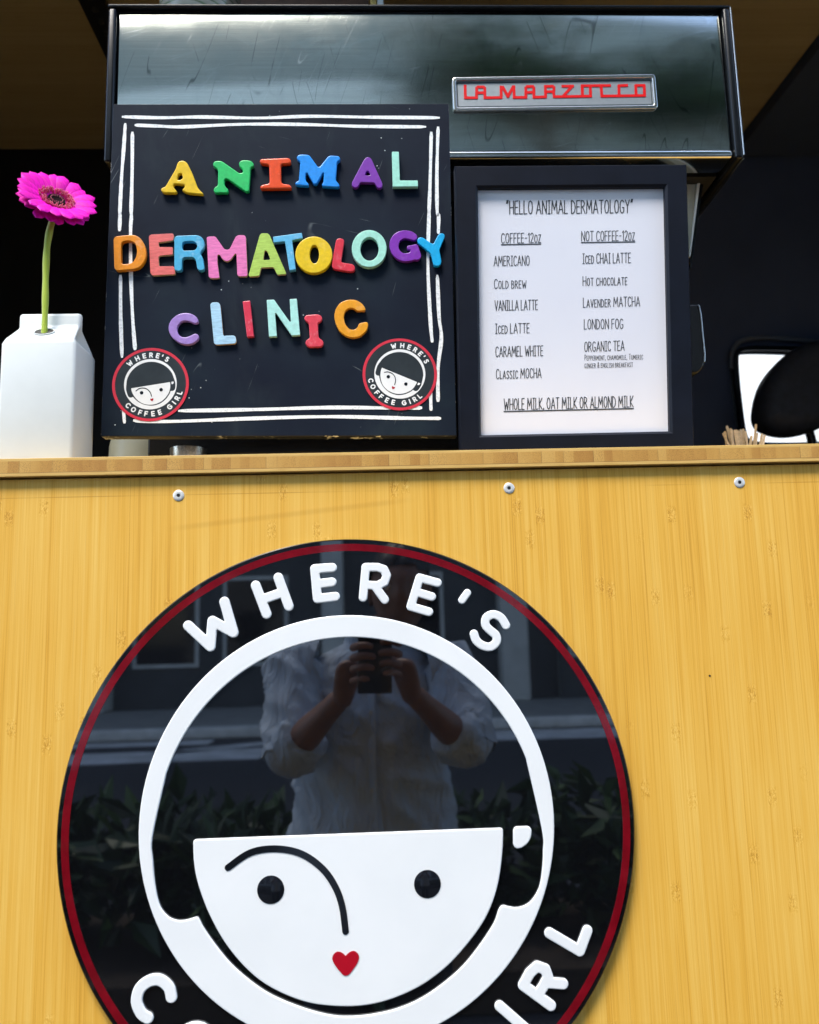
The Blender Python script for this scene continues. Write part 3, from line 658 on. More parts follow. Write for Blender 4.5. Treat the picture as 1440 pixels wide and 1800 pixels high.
signletters = [
 (c1, 22, [[(668, 480), (772, 577), (782, 458), (880, 512), (838, 368)]]),
 (c1, 21, [[(985, 291), (1036, 425)], [(1091, 254), (1140, 388)], [(1012, 358), (1116, 322)]]),
 (c1, 20, [[(1345, 207), (1262, 213), (1275, 353), (1359, 343)], [(1269, 284), (1343, 275)]]),
 (c2, 18, [[(150, 335), (162, 198), (215, 198), (245, 208), (257, 235), (247, 265), (215, 281), (157, 278)], [(203, 283), (248, 345)]]),
 (c2, 18, [[(487, 268), (406, 246), (366, 376), (448, 400)], [(387, 309), (461, 331)]]),
 (c2, 16, [[(622, 314), (598, 347)]]),
 (c2, 18, [smoothline([(797, 461), (775, 427), (740, 412), (708, 427), (705, 460), (727, 485), (751, 505), (754, 535), (728, 558), (692, 553), (663, 530), (652, 500)], 4)]),
 (c3, 23, [smoothline([(589, 943), (577, 897), (535, 863), (485, 868), (440, 905), (426, 965), (448, 1020), (478, 1041)], 4)]),
 (c4, 21, [[(994, 620), (1131, 701), (1165, 609)]]),
 (c4, 21, [[(1000, 948), (875, 856), (905, 800), (938, 771), (975, 784), (988, 820), (966, 862), (940, 900)], [(975, 843), (1055, 850)]]),
 (c4, 20, [[(768, 950), (905, 1070)]])]
for fcrop, hw, lines in signletters:
    s_ = {c1: .375, c2: 560/1440, c3: .375, c4: 560/1440}[fcrop]*.000622*hw*1.08
    L3 = [px2xz(fcrop(L), YW) for L in lines]
    lp = contour(stroke_segs(L3, s_), .0008)
    meobj('letter', solid(lp, T_, .0013, 3), M['white_acrylic'], sign, 50, (0, YS, 0))
rot = R(-6.8)
for ch, lx, ly in LOGO_BOT[1:7]:               # the letters below the picture's edge
    a = math.atan2(ly, lx)+rot+R({'O': 1.5, 'G': -2, 'E': -1.5}.get(ch, 0)); rr = .862*SR; c = (SC.x+rr*math.cos(a), SC.z+rr*math.sin(a)); w_, ls = BOLD[ch]
    lp = contour(stroke_segs(placed(ls, .040, a+math.pi/2, c, w_), .0050), .0010); meobj('letter', solid(lp, T_, .0013, 3), M['white_acrylic'], sign, 50, (0, YS, 0))

# ------------------------------------------------------------------ espresso machine
YM = .13
em = thing('espresso_machine', 'large espresso machine with a brushed steel back, behind the boards', 'espresso machine', (.08, .4, CTOP))
sTL, sTR, sBL, sBR = pj(209, 23, YM), pj(1263, 16, YM), pj(203, 264, YM), pj(1286, 264, YM)
x0, x1, zt, zb = (sTL.x+sBL.x)/2, (sTR.x+sBR.x)/2, (sTL.z+sTR.z)/2, sBR.z
mb = MB(); mb.box((x0, YM, zb), (x1, YM+.012, zt), .0015); mb.build('back_panel', M['steel'], em, 40)
cb = pj(1285, 278, YM).z
mb = MB(); mb.box((x0-.001, YM-.004, cb), (x1+.001, YM+.04, zb-.0005), .004); mb.build('bottom_trim', M['chrome'], em, 40)
xl0, xr1 = pj(189, 100, YM).x, pj(1297, 200, YM).x
mb = MB(); mb.box((xl0, YM-.006, cb-.004), (x0-.002, YM+.42, zt+.0006), .004); mb.build('left_trim', M['gloss_black'], em, 40)
mb = MB(); mb.box((x1+.002, YM-.008, cb-.004), (xr1, YM+.42, zt+.0006), .004); mb.build('right_trim', M['gloss_black'], em, 40)
mb = MB(); mb.tube([(xr1-.0005, YM-.008, cb), (xr1-.0005, YM-.008, zt)], .0011, 8); mb.tube([(xr1-.0005, YM-.006, cb-.004), (xr1-.0005, YM+.4, cb-.004)], .0011, 8); mb.build('edge_strip', M['badge_rim'], em, 60)
mb = MB(); mb.box((xl0, YM-.006, zt+.0012), (xr1+.001, YM+.42, zt+.0062), .0018); mb.build('top_cover', M['gloss_black'], em, 40)
mb = MB(); mb.box((x0+.001, YM+.05, cb+.002), (x1-.001, YM+.41, zt)); mb.build('head_housing', M['black_paint'], em)
mb = MB(); mb.box((x0+.02, YM+.11, CTOP+.055), (x1-.09, YM+.40, cb+.001), .003); mb.build('lower_body', M['gloss_black'], em, 40)
# slanting polished side post right of the menu, its sky reflection painted pale
YP = YM+.07
q = [pj(*p, YP) for p in crop(1180, 260, .14444, [(165, 310), (318, 308), (218, 1330), (150, 1330)])]; q2 = [pj(*p, YP) for p in crop(1180, 260, .14444, [(322, 306), (362, 290), (226, 1330), (219, 1330)])]
def slab(P, dep):
    V = list(P)+[v+Vector((0, dep, 0)) for v in P]; return V, [(3, 2, 1, 0), (4, 5, 6, 7), (0, 1, 5, 4), (1, 2, 6, 5), (2, 3, 7, 6), (3, 0, 4, 7)]
mb = MB(); mb.add(*slab(q, .02)); mb.build('side_post', plain('cream_reflection', (.50, .48, .38), .3, .12, 40), em)
mb = MB(); mb.add(*slab([v+Vector((0, -.003, 0)) for v in q2], .02)); mb.build('post_edge', plain('white_edge_glint', (.8, .8, .76), .3), em)  # bright glint along the post edge, painted white
q3 = [pj(*p, YP) for p in crop(1180, 260, .14444, [(364, 335), (405, 340), (245, 1460), (228, 1460)])]
mb = MB(); mb.add(*slab(q3, .02)); mb.build('post_gasket', M['gloss_black'], em)
h0, h1 = pj(1196, 538, YM+.05), pj(1236, 652, YM+.05)
hp_ = [(pj(x, y, YM+.05).x, pj(x, y, YM+.05).z) for x, y in crop(1180, 480, 260/1170, [(60, 245), (215, 245), (240, 330), (272, 640), (262, 735), (215, 790), (60, 800)])]
kn = meobj('side_lever', solid([fillet(hp_, .004)], .03, .003, 3), M['gloss_black'], em, 40, (0, YM+.08, 0))
hp2 = [(pj(x, y, YM+.048).x, pj(x, y, YM+.048).z) for x, y in crop(1180, 480, 260/1170, [(212, 250), (224, 258), (238, 330), (268, 640), (266, 700)])]
mb = MB(); mb.tube([(x, YM+.049, z) for x, z in hp2], .0012, 8); o = mb.build('chrome_edge', M['badge_rim'], None, 60); o.parent = kn; o.matrix_parent_inverse = Matrix.Translation((0, -(YM+.08), 0))
for px_, YF in ((331, .2), (1050, .2), (331, .5), (1050, .5)):
    q = pj(px_, 797, .2) if YF == .2 else Vector((pj(px_, 797, .2).x, .5, 0)); rt, rb = .0245, .021
    mb = MB(); mb.lathe([(rb*.9, .0), (rb, .003), (rt, .0535)], (q.x, YF, CTOP+.001), 32); o = mb.build('foot', M['rough_steel'], em, 40)
    mb = MB(); mb.lathe([(rb*1.03, .0), (rb*1.03, .011), (rb*.98, .012)], (q.x, YF, CTOP+.0008), 32); k = mb.build('foot_pad', M['rubber'], None, 40); k.parent = o
# maker's badge
YBd = YM-.005
bq = [pj(*p, YBd) for p in crop(790, 120, .26389, [(18, 58), (1372, 36), (1392, 266), (28, 282)])]
def quadmap(Q): return lambda u, v: (Q[0]*(1-u)+Q[1]*u)*(1-v)+(Q[3]*(1-u)+Q[2]*u)*v
bm_ = quadmap(bq)
def bl(u0, v0, u1, v1, r): return fillet([(p.x, p.z) for p in (bm_(u0, v0), bm_(u1, v0), bm_(u1, v1), bm_(u0, v1))], r, 5)
badge = meobj('badge', solid([bl(0, 0, 1, 1, .006), bl(.018, .10, .982, .90, .003)], .005, .0014, 3), M['badge_rim'], em, 50, (0, YM-.0003, 0))
def under(name, me, mat, y, par, poff):
    o = meobj(name, me, mat, None, 40, (0, y, 0)); o.parent = par; o.matrix_parent_inverse = Matrix.Translation((0, -poff, 0)); return o
under('badge_plate', solid([bl(.017, .095, .983, .905, .003)], .0018), M['grey_metal'], YM-.0003, badge, YM-.0003)
under('badge_line', solid([bl(.021, .125, .979, .875, .002), bl(.026, .16, .974, .84, .002)], .0003), M['badge_line'], YM-.0023, badge, YM-.0003)
bs = [[(105, 117), (107, 196)], [(107, 196), (181, 196)], [(181, 196), (182, 132)], [(190, 124), (228, 124)], [(237, 196), (236, 132)], [(182, 163), (237, 162)], [(237, 196), (345, 194)],
 [(345, 194), (345, 124)], [(357, 126), (390, 186)], [(390, 186), (424, 124)], [(430, 122), (432, 193)], [(432, 193), (510, 193)], [(510, 193), (509, 130)], [(518, 121), (556, 120)], [(564, 192), (563, 130)], [(510, 160), (564, 159)], [(564, 192), (641, 190)],
 [(641, 190), (640, 121)], [(640, 120), (688, 119)], [(697, 127), (697, 147)], [(640, 156), (690, 155)], [(694, 160), (699, 188)], [(699, 189), (940, 185)], [(756, 119), (822, 118)], [(815, 122), (760, 184)],
 [(887, 184), (885, 118)], [(885, 116), (1068, 114)], [(939, 120), (941, 184)], [(1011, 118), (1016, 182)], [(1016, 185), (1300, 181)], [(1131, 180), (1129, 118)], [(1134, 115), (1182, 113)], [(1244, 180), (1242, 117)], [(1245, 114), (1296, 113)], [(1298, 117), (1301, 180)]]
BL = [px2xz(crop(790, 120, .26389, L), YM-.0024) for L in bs]
under('badge_lettering', solid(contour(stroke_segs(BL, 10.3*.26389*.00072), .0005, True), .0005), M['badge_red'], YM-.0022, badge, YM-.0003)

# things on top of the machine
TOPZ = zt+.0062
q = pj(354, 6, .2)
cup = MB(); cup.lathe([(.030, 0), (.048, .006), (.060, .03), (.064, .07), (.062, .115), (.052, .135), (.02, .14)], (0, 0, 0), 40)
o = cup.build('glazed_bowl', M['striped'], None, 60); o.location = (q.x, .215, TOPZ+.0005); tag(o, 'cream bowl with green swirls on top of the espresso machine', 'bowl')
ca_, cb_ = pj(425, 6, .17), pj(648, 6, .17)
mb = MB(); mb.box((ca_.x, .16, TOPZ+.0005), (cb_.x, .30, TOPZ+.11), .002); o = mb.build('wooden_box', M['walnut'], None, 40, org=((ca_.x+cb_.x)/2, .23, TOPZ)); tag(o, 'dark brown wooden box lying on top of the espresso machine', 'box')
ca_, cb_ = pj(651, 6, .17), pj(674, 6, .17)
tin = thing('label_card', 'small white packet with a gold edge beside the wooden box', 'packet', ((ca_.x+cb_.x)/2, .19, TOPZ))
mb = MB(); mb.box(((ca_.x+cb_.x)/2+.001, .16, TOPZ+.0005), (cb_.x, .24, TOPZ+.10), .001); mb.build('packet', M['porcelain'], tin, 40)
mb = MB(); mb.box((ca_.x, .16, TOPZ+.0005), ((ca_.x+cb_.x)/2-.0005, .24, TOPZ+.10), .001); mb.build('gold_side', M['gold'], tin, 40)
# things under the board, behind the counter edge
q = pj(248, 786, .34); mb = MB(); mb.lathe([(.030, 0), (.040, .004), (.048, .04), (.046, .09), (.040, .12), (.037, .12), (.036, .03), (.0, .03)], (q.x, .34, CTOP+.0006), 40); o = mb.build('milk_jug', M['pale_glaze'], None, 50, org=(q.x, .34, CTOP)); tag(o, 'pale ceramic jug standing under the espresso machine', 'jug')
q = pj(792, 792, .30)
mb = MB()
for i in range(9): mb.tube([(q.x+.045*math.cos(a)+.004*i-.02, .27+.012*math.sin(a), CTOP+.05+.045*math.sin(a)) for a in [2*math.pi*j/36 for j in range(37)]], .0022, 6, False)
o = mb.build('ribbed_hose', M['hose'], None, 60, org=(q.x, .27, CTOP)); tag(o, 'dark ribbed hose coiled between the board and the menu', 'hose')

# ------------------------------------------------------------------ blackboard with chalk border and stickers
YD = .09
bq = [pj(*p, YD) for p in ((199, 183), (789, 182), (803, 766), (177, 767))]
bc = sum(bq, Vector())/4
board = thing('message_board', 'square black magnetic board with a chalk border and colourful letters', 'message board', (bc.x, YD, bq[2].z))
me = solid([fillet([(p.x, p.z) for p in bq], .0012)], .017, .0008, 2); fro = meobj('board_panel', me, [M['board'], M['board_edge']], board, 40, (0, YD+.017, 0))
for p in me.polygons:
    if p.normal.y > -.95: p.material_index = 1
ux = px2xz([(802, 700)], YD)[0]
b1 = lambda P: crop(180, 0, .43056, P)
b2 = lambda P: crop(180, 380, .44444, P)
chalk = [b1([(80, 477), (240, 481), (400, 478), (640, 482), (850, 475), (1100, 479), (1378, 481)]), b1([(132, 511), (230, 515), (330, 518), (560, 508), (800, 508), (1050, 516), (1322, 518)]),
 b1([(94, 503), (88, 600), (79, 720), (72, 860)])+b2([(70, 0), (68, 60)]), b2([(72, 232), (73, 400), (78, 560)]), b2([(82, 740), (88, 820)]),
 b1([(123, 538), (122, 700), (118, 850)])+b2([(115, 0), (112, 60), (113, 225), (120, 400), (130, 530)]),
 b1([(1343, 538), (1338, 750), (1334, 860)])+b2([(1292, 0), (1288, 200), (1298, 420), (1305, 500)]), b2([(1298, 690), (1300, 770)]),
 b1([(1371, 517), (1366, 700), (1367, 860)])+b2([(1330, 0), (1329, 70)]), b2([(1325, 232), (1332, 400), (1341, 480), (1328, 600), (1328, 735)]),
 b2([(300, 770), (600, 765), (900, 757), (1150, 759), (1265, 758)]), b2([(122, 808), (270, 812), (600, 800), (900, 793), (1200, 799), (1340, 800)])]
rng = random.Random(2)
for ln in chalk:
    P = smoothline(px2xz(ln, YD), 7); V = []; Fs = []; n = len(P); V0 = rng.random()*6; w0 = .0022
    for i, p in enumerate(P):
        a, b = Vector(P[max(i-1, 0)]), Vector(P[min(i+1, n-1)]); d = (b-a).normalized(); s_ = Vector((-d.y, d.x)); k = w0*(1+.12*math.sin(i*.55+V0)+rng.uniform(-.07, .07))
        if i in (0, n-1): k *= .55
        V += [(p[0]+s_.x*k, YD-.0004, p[1]+s_.y*k), (p[0]-s_.x*k, YD-.0004, p[1]-s_.y*k)]
    Fs = [(2*i, 2*i+1, 2*i+3, 2*i+2) for i in range(n-1)]
    mesh('chalk_line', V, Fs, M['chalk'], board, org=(0, 0, 0))
def sticker(cpx, rpx, line_deg, label):
    c = pj(*cpx, YD); r = rpx*(pj(cpx[0]+1, cpx[1], YD)-c).length
    rot0 = R(line_deg)                       # rotation of the face line, counter-clockwise
    signrot = math.atan2(fx[1][1]-fx[0][1], fx[1][0]-fx[0][0]); k = r*.975/SR*.98; a = rot0-signrot; ca, sa = math.cos(a), math.sin(a)
    def tr(P): return [(c.x+((x-SC.x)*ca-(z-SC.z)*sa)*k, c.z+((x-SC.x)*sa+(z-SC.z)*ca)*k) for x, z in P]
    y = YD-.0005
    st = meobj('sticker', solid([ellipse(c.x, c.z, r, r, 96)], .0003), M['sticker_black'], board, 40, (0, y, 0)); st['label'] = label
    def sub(nm, loops, mat, dy): 
        o = meobj(nm, solid(loops, .00012), mat, None, 40, (0, y-.0003-dy, 0)); o.parent = st; o.matrix_parent_inverse = Matrix.Translation((0, -y, 0))
    sub('red_rim', [ellipse(c.x, c.z, r*.998, r*.998, 96), ellipse(c.x, c.z, r*.925, r*.925, 96)], M['sticker_red'], 0)
    sub('head_outline', [tr(P) for P in wring], M['sticker_white'], 0)
    sub('face', [tr(faceloop)], M['sticker_white'], 0); sub('earring', [tr(er)], M['sticker_white'], 0)
    for ex, ez, rr in eyes: sub('eye', [tr(ellipse(ex, ez, rr*1.05, rr*1.05, 24))], M['sign_black'], .0002)
    sub('fringe_line', [tr(P) for P in lp_fringe], M['sign_black'], .0002); sub('heart_lips', [tr(chaikin(heart, 1))], M['heart_red'], .0002)
    for src, flip in ((LOGO_TOP, 0), (LOGO_BOT, 1)):
        for ch, lx, ly in src:
            an = math.atan2(ly, lx)+(rot0-R(8.7)); q = (c.x+.80*r*math.cos(an), c.z+.80*r*math.sin(an)); w_, ls = BOLD[ch]
            sub('letter', contour(stroke_segs(placed(ls, .112*r, an+(math.pi/2 if flip else -math.pi/2), q, w_), .0165*r), .00030), M['sticker_white'], .0001)
M['sticker_black'] = plain('sticker_black', (.022, .028, .032), .28, .25, 25); M['sticker_red'] = plain('sticker_red', (.58, .03, .055), .3, .1, 40); M['sticker_white'] = plain('sticker_white', (.78, .79, .78), .35, .04, 40)
lp_fringe = contour(stroke_segs([fringe], .0034), .0012)
sticker((265, 676), 67.5, 8.7, 'round logo sticker in the lower left corner of the board')
sticker((703, 658), 65.5, -24.0, 'round logo sticker in the lower right corner, tilted to the right')

# ------------------------------------------------------------------ magnet letters
L1 = lambda P: crop(270, 250, .18056, P)
L2 = lambda P: crop(500, 250, .18056, P)
L3 = lambda P: crop(190, 390, .18056, P)
L4 = lambda P: crop(420, 390, .15278, P)
L5 = lambda P: crop(570, 390, .16667, P)
L6 = lambda P: crop(280, 510, .13889, P)
L7 = lambda P: crop(450, 510, .15278, P)
G_ = 'magnetic letters on the black board'
YEL, GRN, ORG, BLU, PUR, MINT = (.80, .52, .004), (.015, .52, .12), (.80, .075, .008), (.006, .27, .80), (.20, .035, .38), (.38, .78, .63)
def magnet(label, cr, loops, t, mat, r=.0022, bev=.0008, wood=False, curvy=False):
    yf = YD-t
    W = [px2xz(cr(P), yf) for P in loops]
    W = [chaikin(P, 2) if curvy else fillet(P, r) for P in W]
    xs = [p[0] for p in W[0]]; zs = [p[1] for p in W[0]]; c = ((min(xs)+max(xs))/2, (min(zs)+max(zs))/2)
    me = solid([flat_dir(P, c) for P in W], t-.0006, bev, 2)
    o = meobj('magnet_letter', me, [mat, WOODSIDE] if wood else mat, None, 45, (c[0], YD-.0006, c[1]))
    if wood:
        for p in me.polygons:
            if p.normal.y > -.6: p.material_index = 1
    return tag(o, label, 'magnet letter', G_)
magnet('yellow plump serif A, first letter of the top word', L1, [[(240, 185), (285, 172), (325, 195), (350, 245), (385, 320), (425, 430), (445, 460), (484, 496), (478, 508), (320, 492), (272, 462), (300, 440), (305, 412), (200, 402), (190, 425), (205, 450), (228, 478), (215, 492), (110, 492), (80, 480), (68, 455), (85, 440), (115, 428), (215, 255), (226, 215)], [(240, 308), (272, 300), (288, 348), (250, 368), (228, 362)]], .0065, plastic('yellow_plastic', YEL), .004, .0013)
magnet('green plump serif N, second letter of the top word', L1, [[(578, 200), (600, 180), (660, 178), (835, 300), (870, 295), (868, 260), (835, 235), (830, 200), (850, 175), (900, 170), (955, 180), (978, 215), (970, 235), (945, 245), (930, 470), (915, 480), (895, 478), (725, 358), (700, 352), (688, 370), (690, 420), (730, 460), (722, 490), (600, 492), (582, 470), (590, 440), (625, 420), (628, 270), (610, 250), (580, 230)]], .0065, plastic('green_plastic', GRN), .004, .0012)
magnet('orange red serif I with wide slabs in the top word', L1, [[(1030, 180), (1045, 160), (1310, 148), (1335, 165), (1340, 195), (1320, 207), (1250, 210), (1240, 225), (1243, 380), (1255, 400), (1325, 410), (1345, 435), (1340, 448), (1045, 452), (1035, 430), (1060, 410), (1120, 400), (1130, 380), (1125, 230), (1110, 215), (1045, 207)]], .0075, plastic('orange_red_plastic', ORG, .22), .003, .0015)
magnet('bright blue plump serif M in the top word', L2, [[(120, 135), (150, 115), (240, 118), (325, 235), (345, 235), (425, 135), (450, 125), (530, 132), (545, 155), (540, 175), (515, 190), (500, 370), (530, 400), (538, 425), (525, 438), (375, 428), (362, 412), (380, 385), (385, 300), (375, 300), (318, 400), (300, 410), (282, 400), (225, 300), (210, 300), (205, 370), (235, 400), (238, 418), (225, 425), (115, 415), (102, 400), (115, 382), (140, 372), (155, 185), (122, 165)]], .0068, plastic('blue_plastic', BLU), .0035, .0013)
magnet('purple rounded A near the end of the top word', L2, [[(780, 160), (810, 138), (845, 155), (955, 400), (955, 430), (935, 447), (905, 440), (882, 398), (870, 392), (745, 388), (735, 398), (720, 430), (690, 445), (660, 425), (655, 395)], [(812, 267), (845, 323), (778, 320)]], .0065, plastic('purple_plastic', PUR), .0035, .0008)
magnet('mint green narrow L ending the top word', L2, [[(1047, 90), (1115, 90), (1125, 370), (1300, 370), (1302, 430), (1055, 432)]], .0068, plastic('mint_plastic', MINT), .0012, .0006)
magnet('orange sans serif D starting the middle word', L3, [[(52, 140), (240, 123), (300, 142), (350, 205), (373, 290), (362, 370), (315, 435), (260, 458), (60, 475)], [(125, 187), (220, 180), (262, 205), (283, 265), (275, 340), (240, 395), (195, 408), (125, 412)]], .0075, plastic('orange_plastic', (.82, .27, .004), mottled=.25), .006, .0007)
magnet('chipped salmon painted wooden E in the middle word', L3, [[(397, 140), (415, 122), (630, 112), (641, 130), (636, 180), (490, 200), (497, 245), (630, 245), (632, 318), (505, 328), (490, 342), (497, 432), (640, 430), (655, 500), (645, 510), (435, 522), (412, 500)]], .0045, painted('salmon_paint', (.68, .10, .09)), .0016, .0004, True)
magnet('mottled sky blue R in the middle word', L3, [[(645, 135), (870, 127), (918, 150), (940, 200), (932, 255), (890, 300), (922, 345), (940, 470), (870, 470), (855, 370), (830, 342), (720, 342), (718, 475), (645, 475)], [(720, 188), (825, 185), (862, 205), (870, 240), (848, 275), (720, 281)]], .0078, plastic('sky_blue_plastic', (.07, .42, .66), mottled=.35), .005, .0006)
magnet('pink painted wooden M in the middle word', L3, [[(960, 150), (985, 140), (1045, 140), (1130, 262), (1160, 272), (1185, 260), (1245, 140), (1270, 128), (1325, 128), (1342, 145), (1358, 520), (1345, 530), (1275, 530), (1258, 515), (1250, 310), (1235, 310), (1190, 372), (1155, 386), (1120, 368), (1085, 318), (1065, 320), (1065, 400), (1085, 540), (1070, 548), (1000, 548), (980, 535)]], .0045, painted('pink_paint', (.72, .14, .40)), .0025, .0004, True)
magnet('lime green painted wooden A in the middle word', L4, [[(240, 150), (262, 130), (330, 130), (352, 148), (545, 590), (535, 602), (440, 608), (400, 520), (255, 525), (235, 620), (120, 630), (112, 610)], [(298, 326), (325, 335), (360, 422), (350, 436), (278, 440)]], .0045, painted('lime_paint', (.36, .55, .06)), .0022, .0004, True)
magnet('tilted light blue T between the lime A and yellow O', L4, [[(392, 170), (722, 124), (735, 187), (612, 209), (655, 545), (582, 558), (530, 222), (400, 237)]], .0075, plastic('light_blue_plastic', (.12, .47, .72), mottled=.4), .0010, .0006)
magnet('thick yellow O with an oval hole in the middle word', L4, [ellipse(862, 377, 214, 212, 40), ellipse(869, 372, 54, 104, 32)], .0075, plastic('warm_yellow_plastic', (.80, .54, .004), mottled=.1), .0015, .001)
magnet('small leaning red L in the middle word', L4, [[(1120, 200), (1160, 182), (1210, 200), (1212, 230), (1178, 455), (1190, 465), (1310, 485), (1335, 510), (1336, 550), (1310, 572), (1270, 572), (1100, 545), (1072, 520), (1070, 470)]], .006, plastic('red_plastic', (.70, .03, .055), mottled=.25), .0035, .001)
magnet('large mint O right of the red L', L5, [ellipse(475, 280, 184, 196, 40), ellipse(478, 284, 97, 124, 36)], .0078, plastic('pale_mint_plastic', (.38, .76, .62)), .0015, .0006)
magnet('purple G with a curled spur in the middle word', L5, [[(985, 155), (975, 185), (940, 193), (895, 178), (850, 170), (805, 190), (782, 240), (790, 290), (820, 325), (860, 332), (905, 320), (915, 292), (885, 292), (870, 272), (880, 250), (930, 242), (970, 232), (990, 245), (1025, 355), (1020, 380), (990, 402), (960, 397), (900, 414), (840, 417), (775, 395), (715, 340), (688, 270), (690, 200), (730, 130), (790, 95), (860, 85), (930, 100), (970, 128)]], .0062, plastic('violet_plastic', (.22, .03, .42), mottled=.08), .004, .0007)
magnet('bright sky blue Y ending the middle word', L5, [[(985, 180), (1010, 158), (1045, 165), (1150, 238), (1205, 130), (1230, 115), (1265, 125), (1275, 150), (1265, 180), (1215, 295), (1240, 420), (1225, 458), (1190, 467), (1155, 455), (1125, 330), (995, 225), (983, 205)]], .0062, plastic('bright_sky_plastic', (.006, .43, .82)), .0035, .0008)
magnet('scuffed lavender C starting the bottom word', L6, [[(495, 390), (482, 415), (440, 421), (410, 405), (340, 384), (280, 395), (235, 440), (222, 500), (240, 560), (285, 592), (340, 597), (400, 572), (450, 545), (490, 560), (502, 590), (490, 625), (430, 675), (350, 693), (250, 670), (160, 600), (118, 520), (115, 450), (150, 370), (230, 305), (330, 282), (420, 300), (480, 345)]], .0065, plastic('lavender_plastic', (.36, .22, .56), mottled=.15), .004, .001)
magnet('pale blue painted wooden L in the bottom word', L6, [[(645, 180), (665, 155), (740, 150), (770, 175), (780, 250), (808, 565), (820, 578), (935, 570), (965, 585), (975, 650), (960, 675), (720, 692), (692, 670)]], .0045, painted('pale_blue_paint', (.35, .58, .74)), .003, .0004, True)
magnet('plain red bar shaped I left of the mint N', L6, [[(1055, 140), (1150, 130), (1198, 588), (1110, 590)]], .006, plastic('scuffed_red_plastic', (.70, .035, .075), mottled=.3), .0010, .0009)
magnet('pale mint N with square strokes in the bottom word', L7, [[(123, 112), (208, 108), (388, 362), (402, 360), (388, 102), (470, 97), (508, 515), (412, 522), (232, 262), (220, 265), (240, 530), (150, 535)]], .0065, plastic('frosted_mint_plastic', (.42, .78, .70), mottled=.2), .0008, .0005)
magnet('small red dumbbell shaped I set low in the bottom word', L7, [[(552, 320), (575, 285), (710, 275), (755, 295), (765, 335), (745, 365), (712, 380), (720, 545), (770, 580), (780, 612), (765, 640), (740, 652), (610, 656), (575, 630), (568, 595), (590, 565), (620, 550), (608, 378), (570, 355)]], .0058, plastic('coral_red_plastic', (.72, .055, .085), mottled=.2), .004, .001)
magnet('orange yellow C ending the bottom word', L7, [[(1264, 232), (1165, 240), (1125, 207), (1080, 200), (1030, 230), (1008, 300), (1025, 390), (1075, 450), (1130, 458), (1170, 430), (1185, 380), (1285, 362), (1293, 410), (1270, 470), (1200, 530), (1120, 548), (1040, 530), (960, 470), (915, 380), (900, 300), (915, 220), (965, 145), (1050, 110), (1140, 108), (1215, 145), (1253, 195)]], .0068, plastic('amber_plastic', (.82, .34, .012), mottled=.15), .0035, .0006)

# ------------------------------------------------------------------ framed menu
KF, Y0F, Z0F = -.08, .078, CTOP+.02
pf = lambda x, y: pl(x, y, Y0F, Z0F, KF)
fo = [pf(*p) for p in crop(790, 280, .3125, [(30, 40), (1334, 30), (1377, 1660), (61, 1690)])]
fi = [pf(*p) for p in crop(790, 280, .3125, [(160, 163), (1212, 155), (1240, 1530), (178, 1552)])]
nrm = Vector((0, -1, KF)).normalized()
bot = min(p.z for p in fo)
frm = thing('menu_frame', 'black wooden picture frame holding a printed drinks menu', 'picture frame', ((fo[3].x+fo[2].x)/2, Y0F, bot))
def bar(a, b, c, d, nm):
    'one mitred rail: a-b outer edge, c-d inner edge (c next to b)'
    V = []
    ins = .0022
    oa, ob, oc, od = a, b, c, d
    mid = lambda p, q, t: p+(q-p)*t
    prof = [(0, -.014), (0, .0), (.05, .0022), (.90, .0022), (1., -.0002), (1., -.007)]
    for p, q in ((oa, od), (ob, oc)):
        for t, h in prof: V.append(mid(p, q, t)+nrm*h)
    n = len(prof); Fs = [(i, i+1, n+i+1, n+i) for i in range(n-1)]+[(n-1, 0, n, 2*n-1), tuple(reversed(range(n))), tuple(range(n, 2*n))]
    o = mesh(nm, V, Fs, M['frame'], frm, 35); bm = bmesh.new(); bm.from_mesh(o.data); bmesh.ops.recalc_face_normals(bm, faces=bm.faces); bm.to_mesh(o.data); bm.free(); return o
for i in range(4): j = (i+1) % 4; bar(fo[i], fo[j], fi[j], fi[i], 'frame_rail')
cF = sum(fi, Vector())/4
pg = [cF+(p-cF)*1.03-nrm*.006 for p in fi]
page = mesh('menu_page', pg+[p-nrm*.002 for p in pg], [(3, 2, 1, 0), (4, 5, 6, 7), (0, 1, 5, 4), (1, 2, 6, 5), (2, 3, 7, 6), (3, 0, 4, 7)], M['paper'], frm)
bb = [cF+(p-cF)*1.09-nrm*.0085 for p in fi]
mesh('backing_board', bb+[p-nrm*.004 for p in bb], [(3, 2, 1, 0), (4, 5, 6, 7), (0, 1, 5, 4), (1, 2, 6, 5), (2, 3, 7, 6), (3, 0, 4, 7)], M['black_paint'], frm)
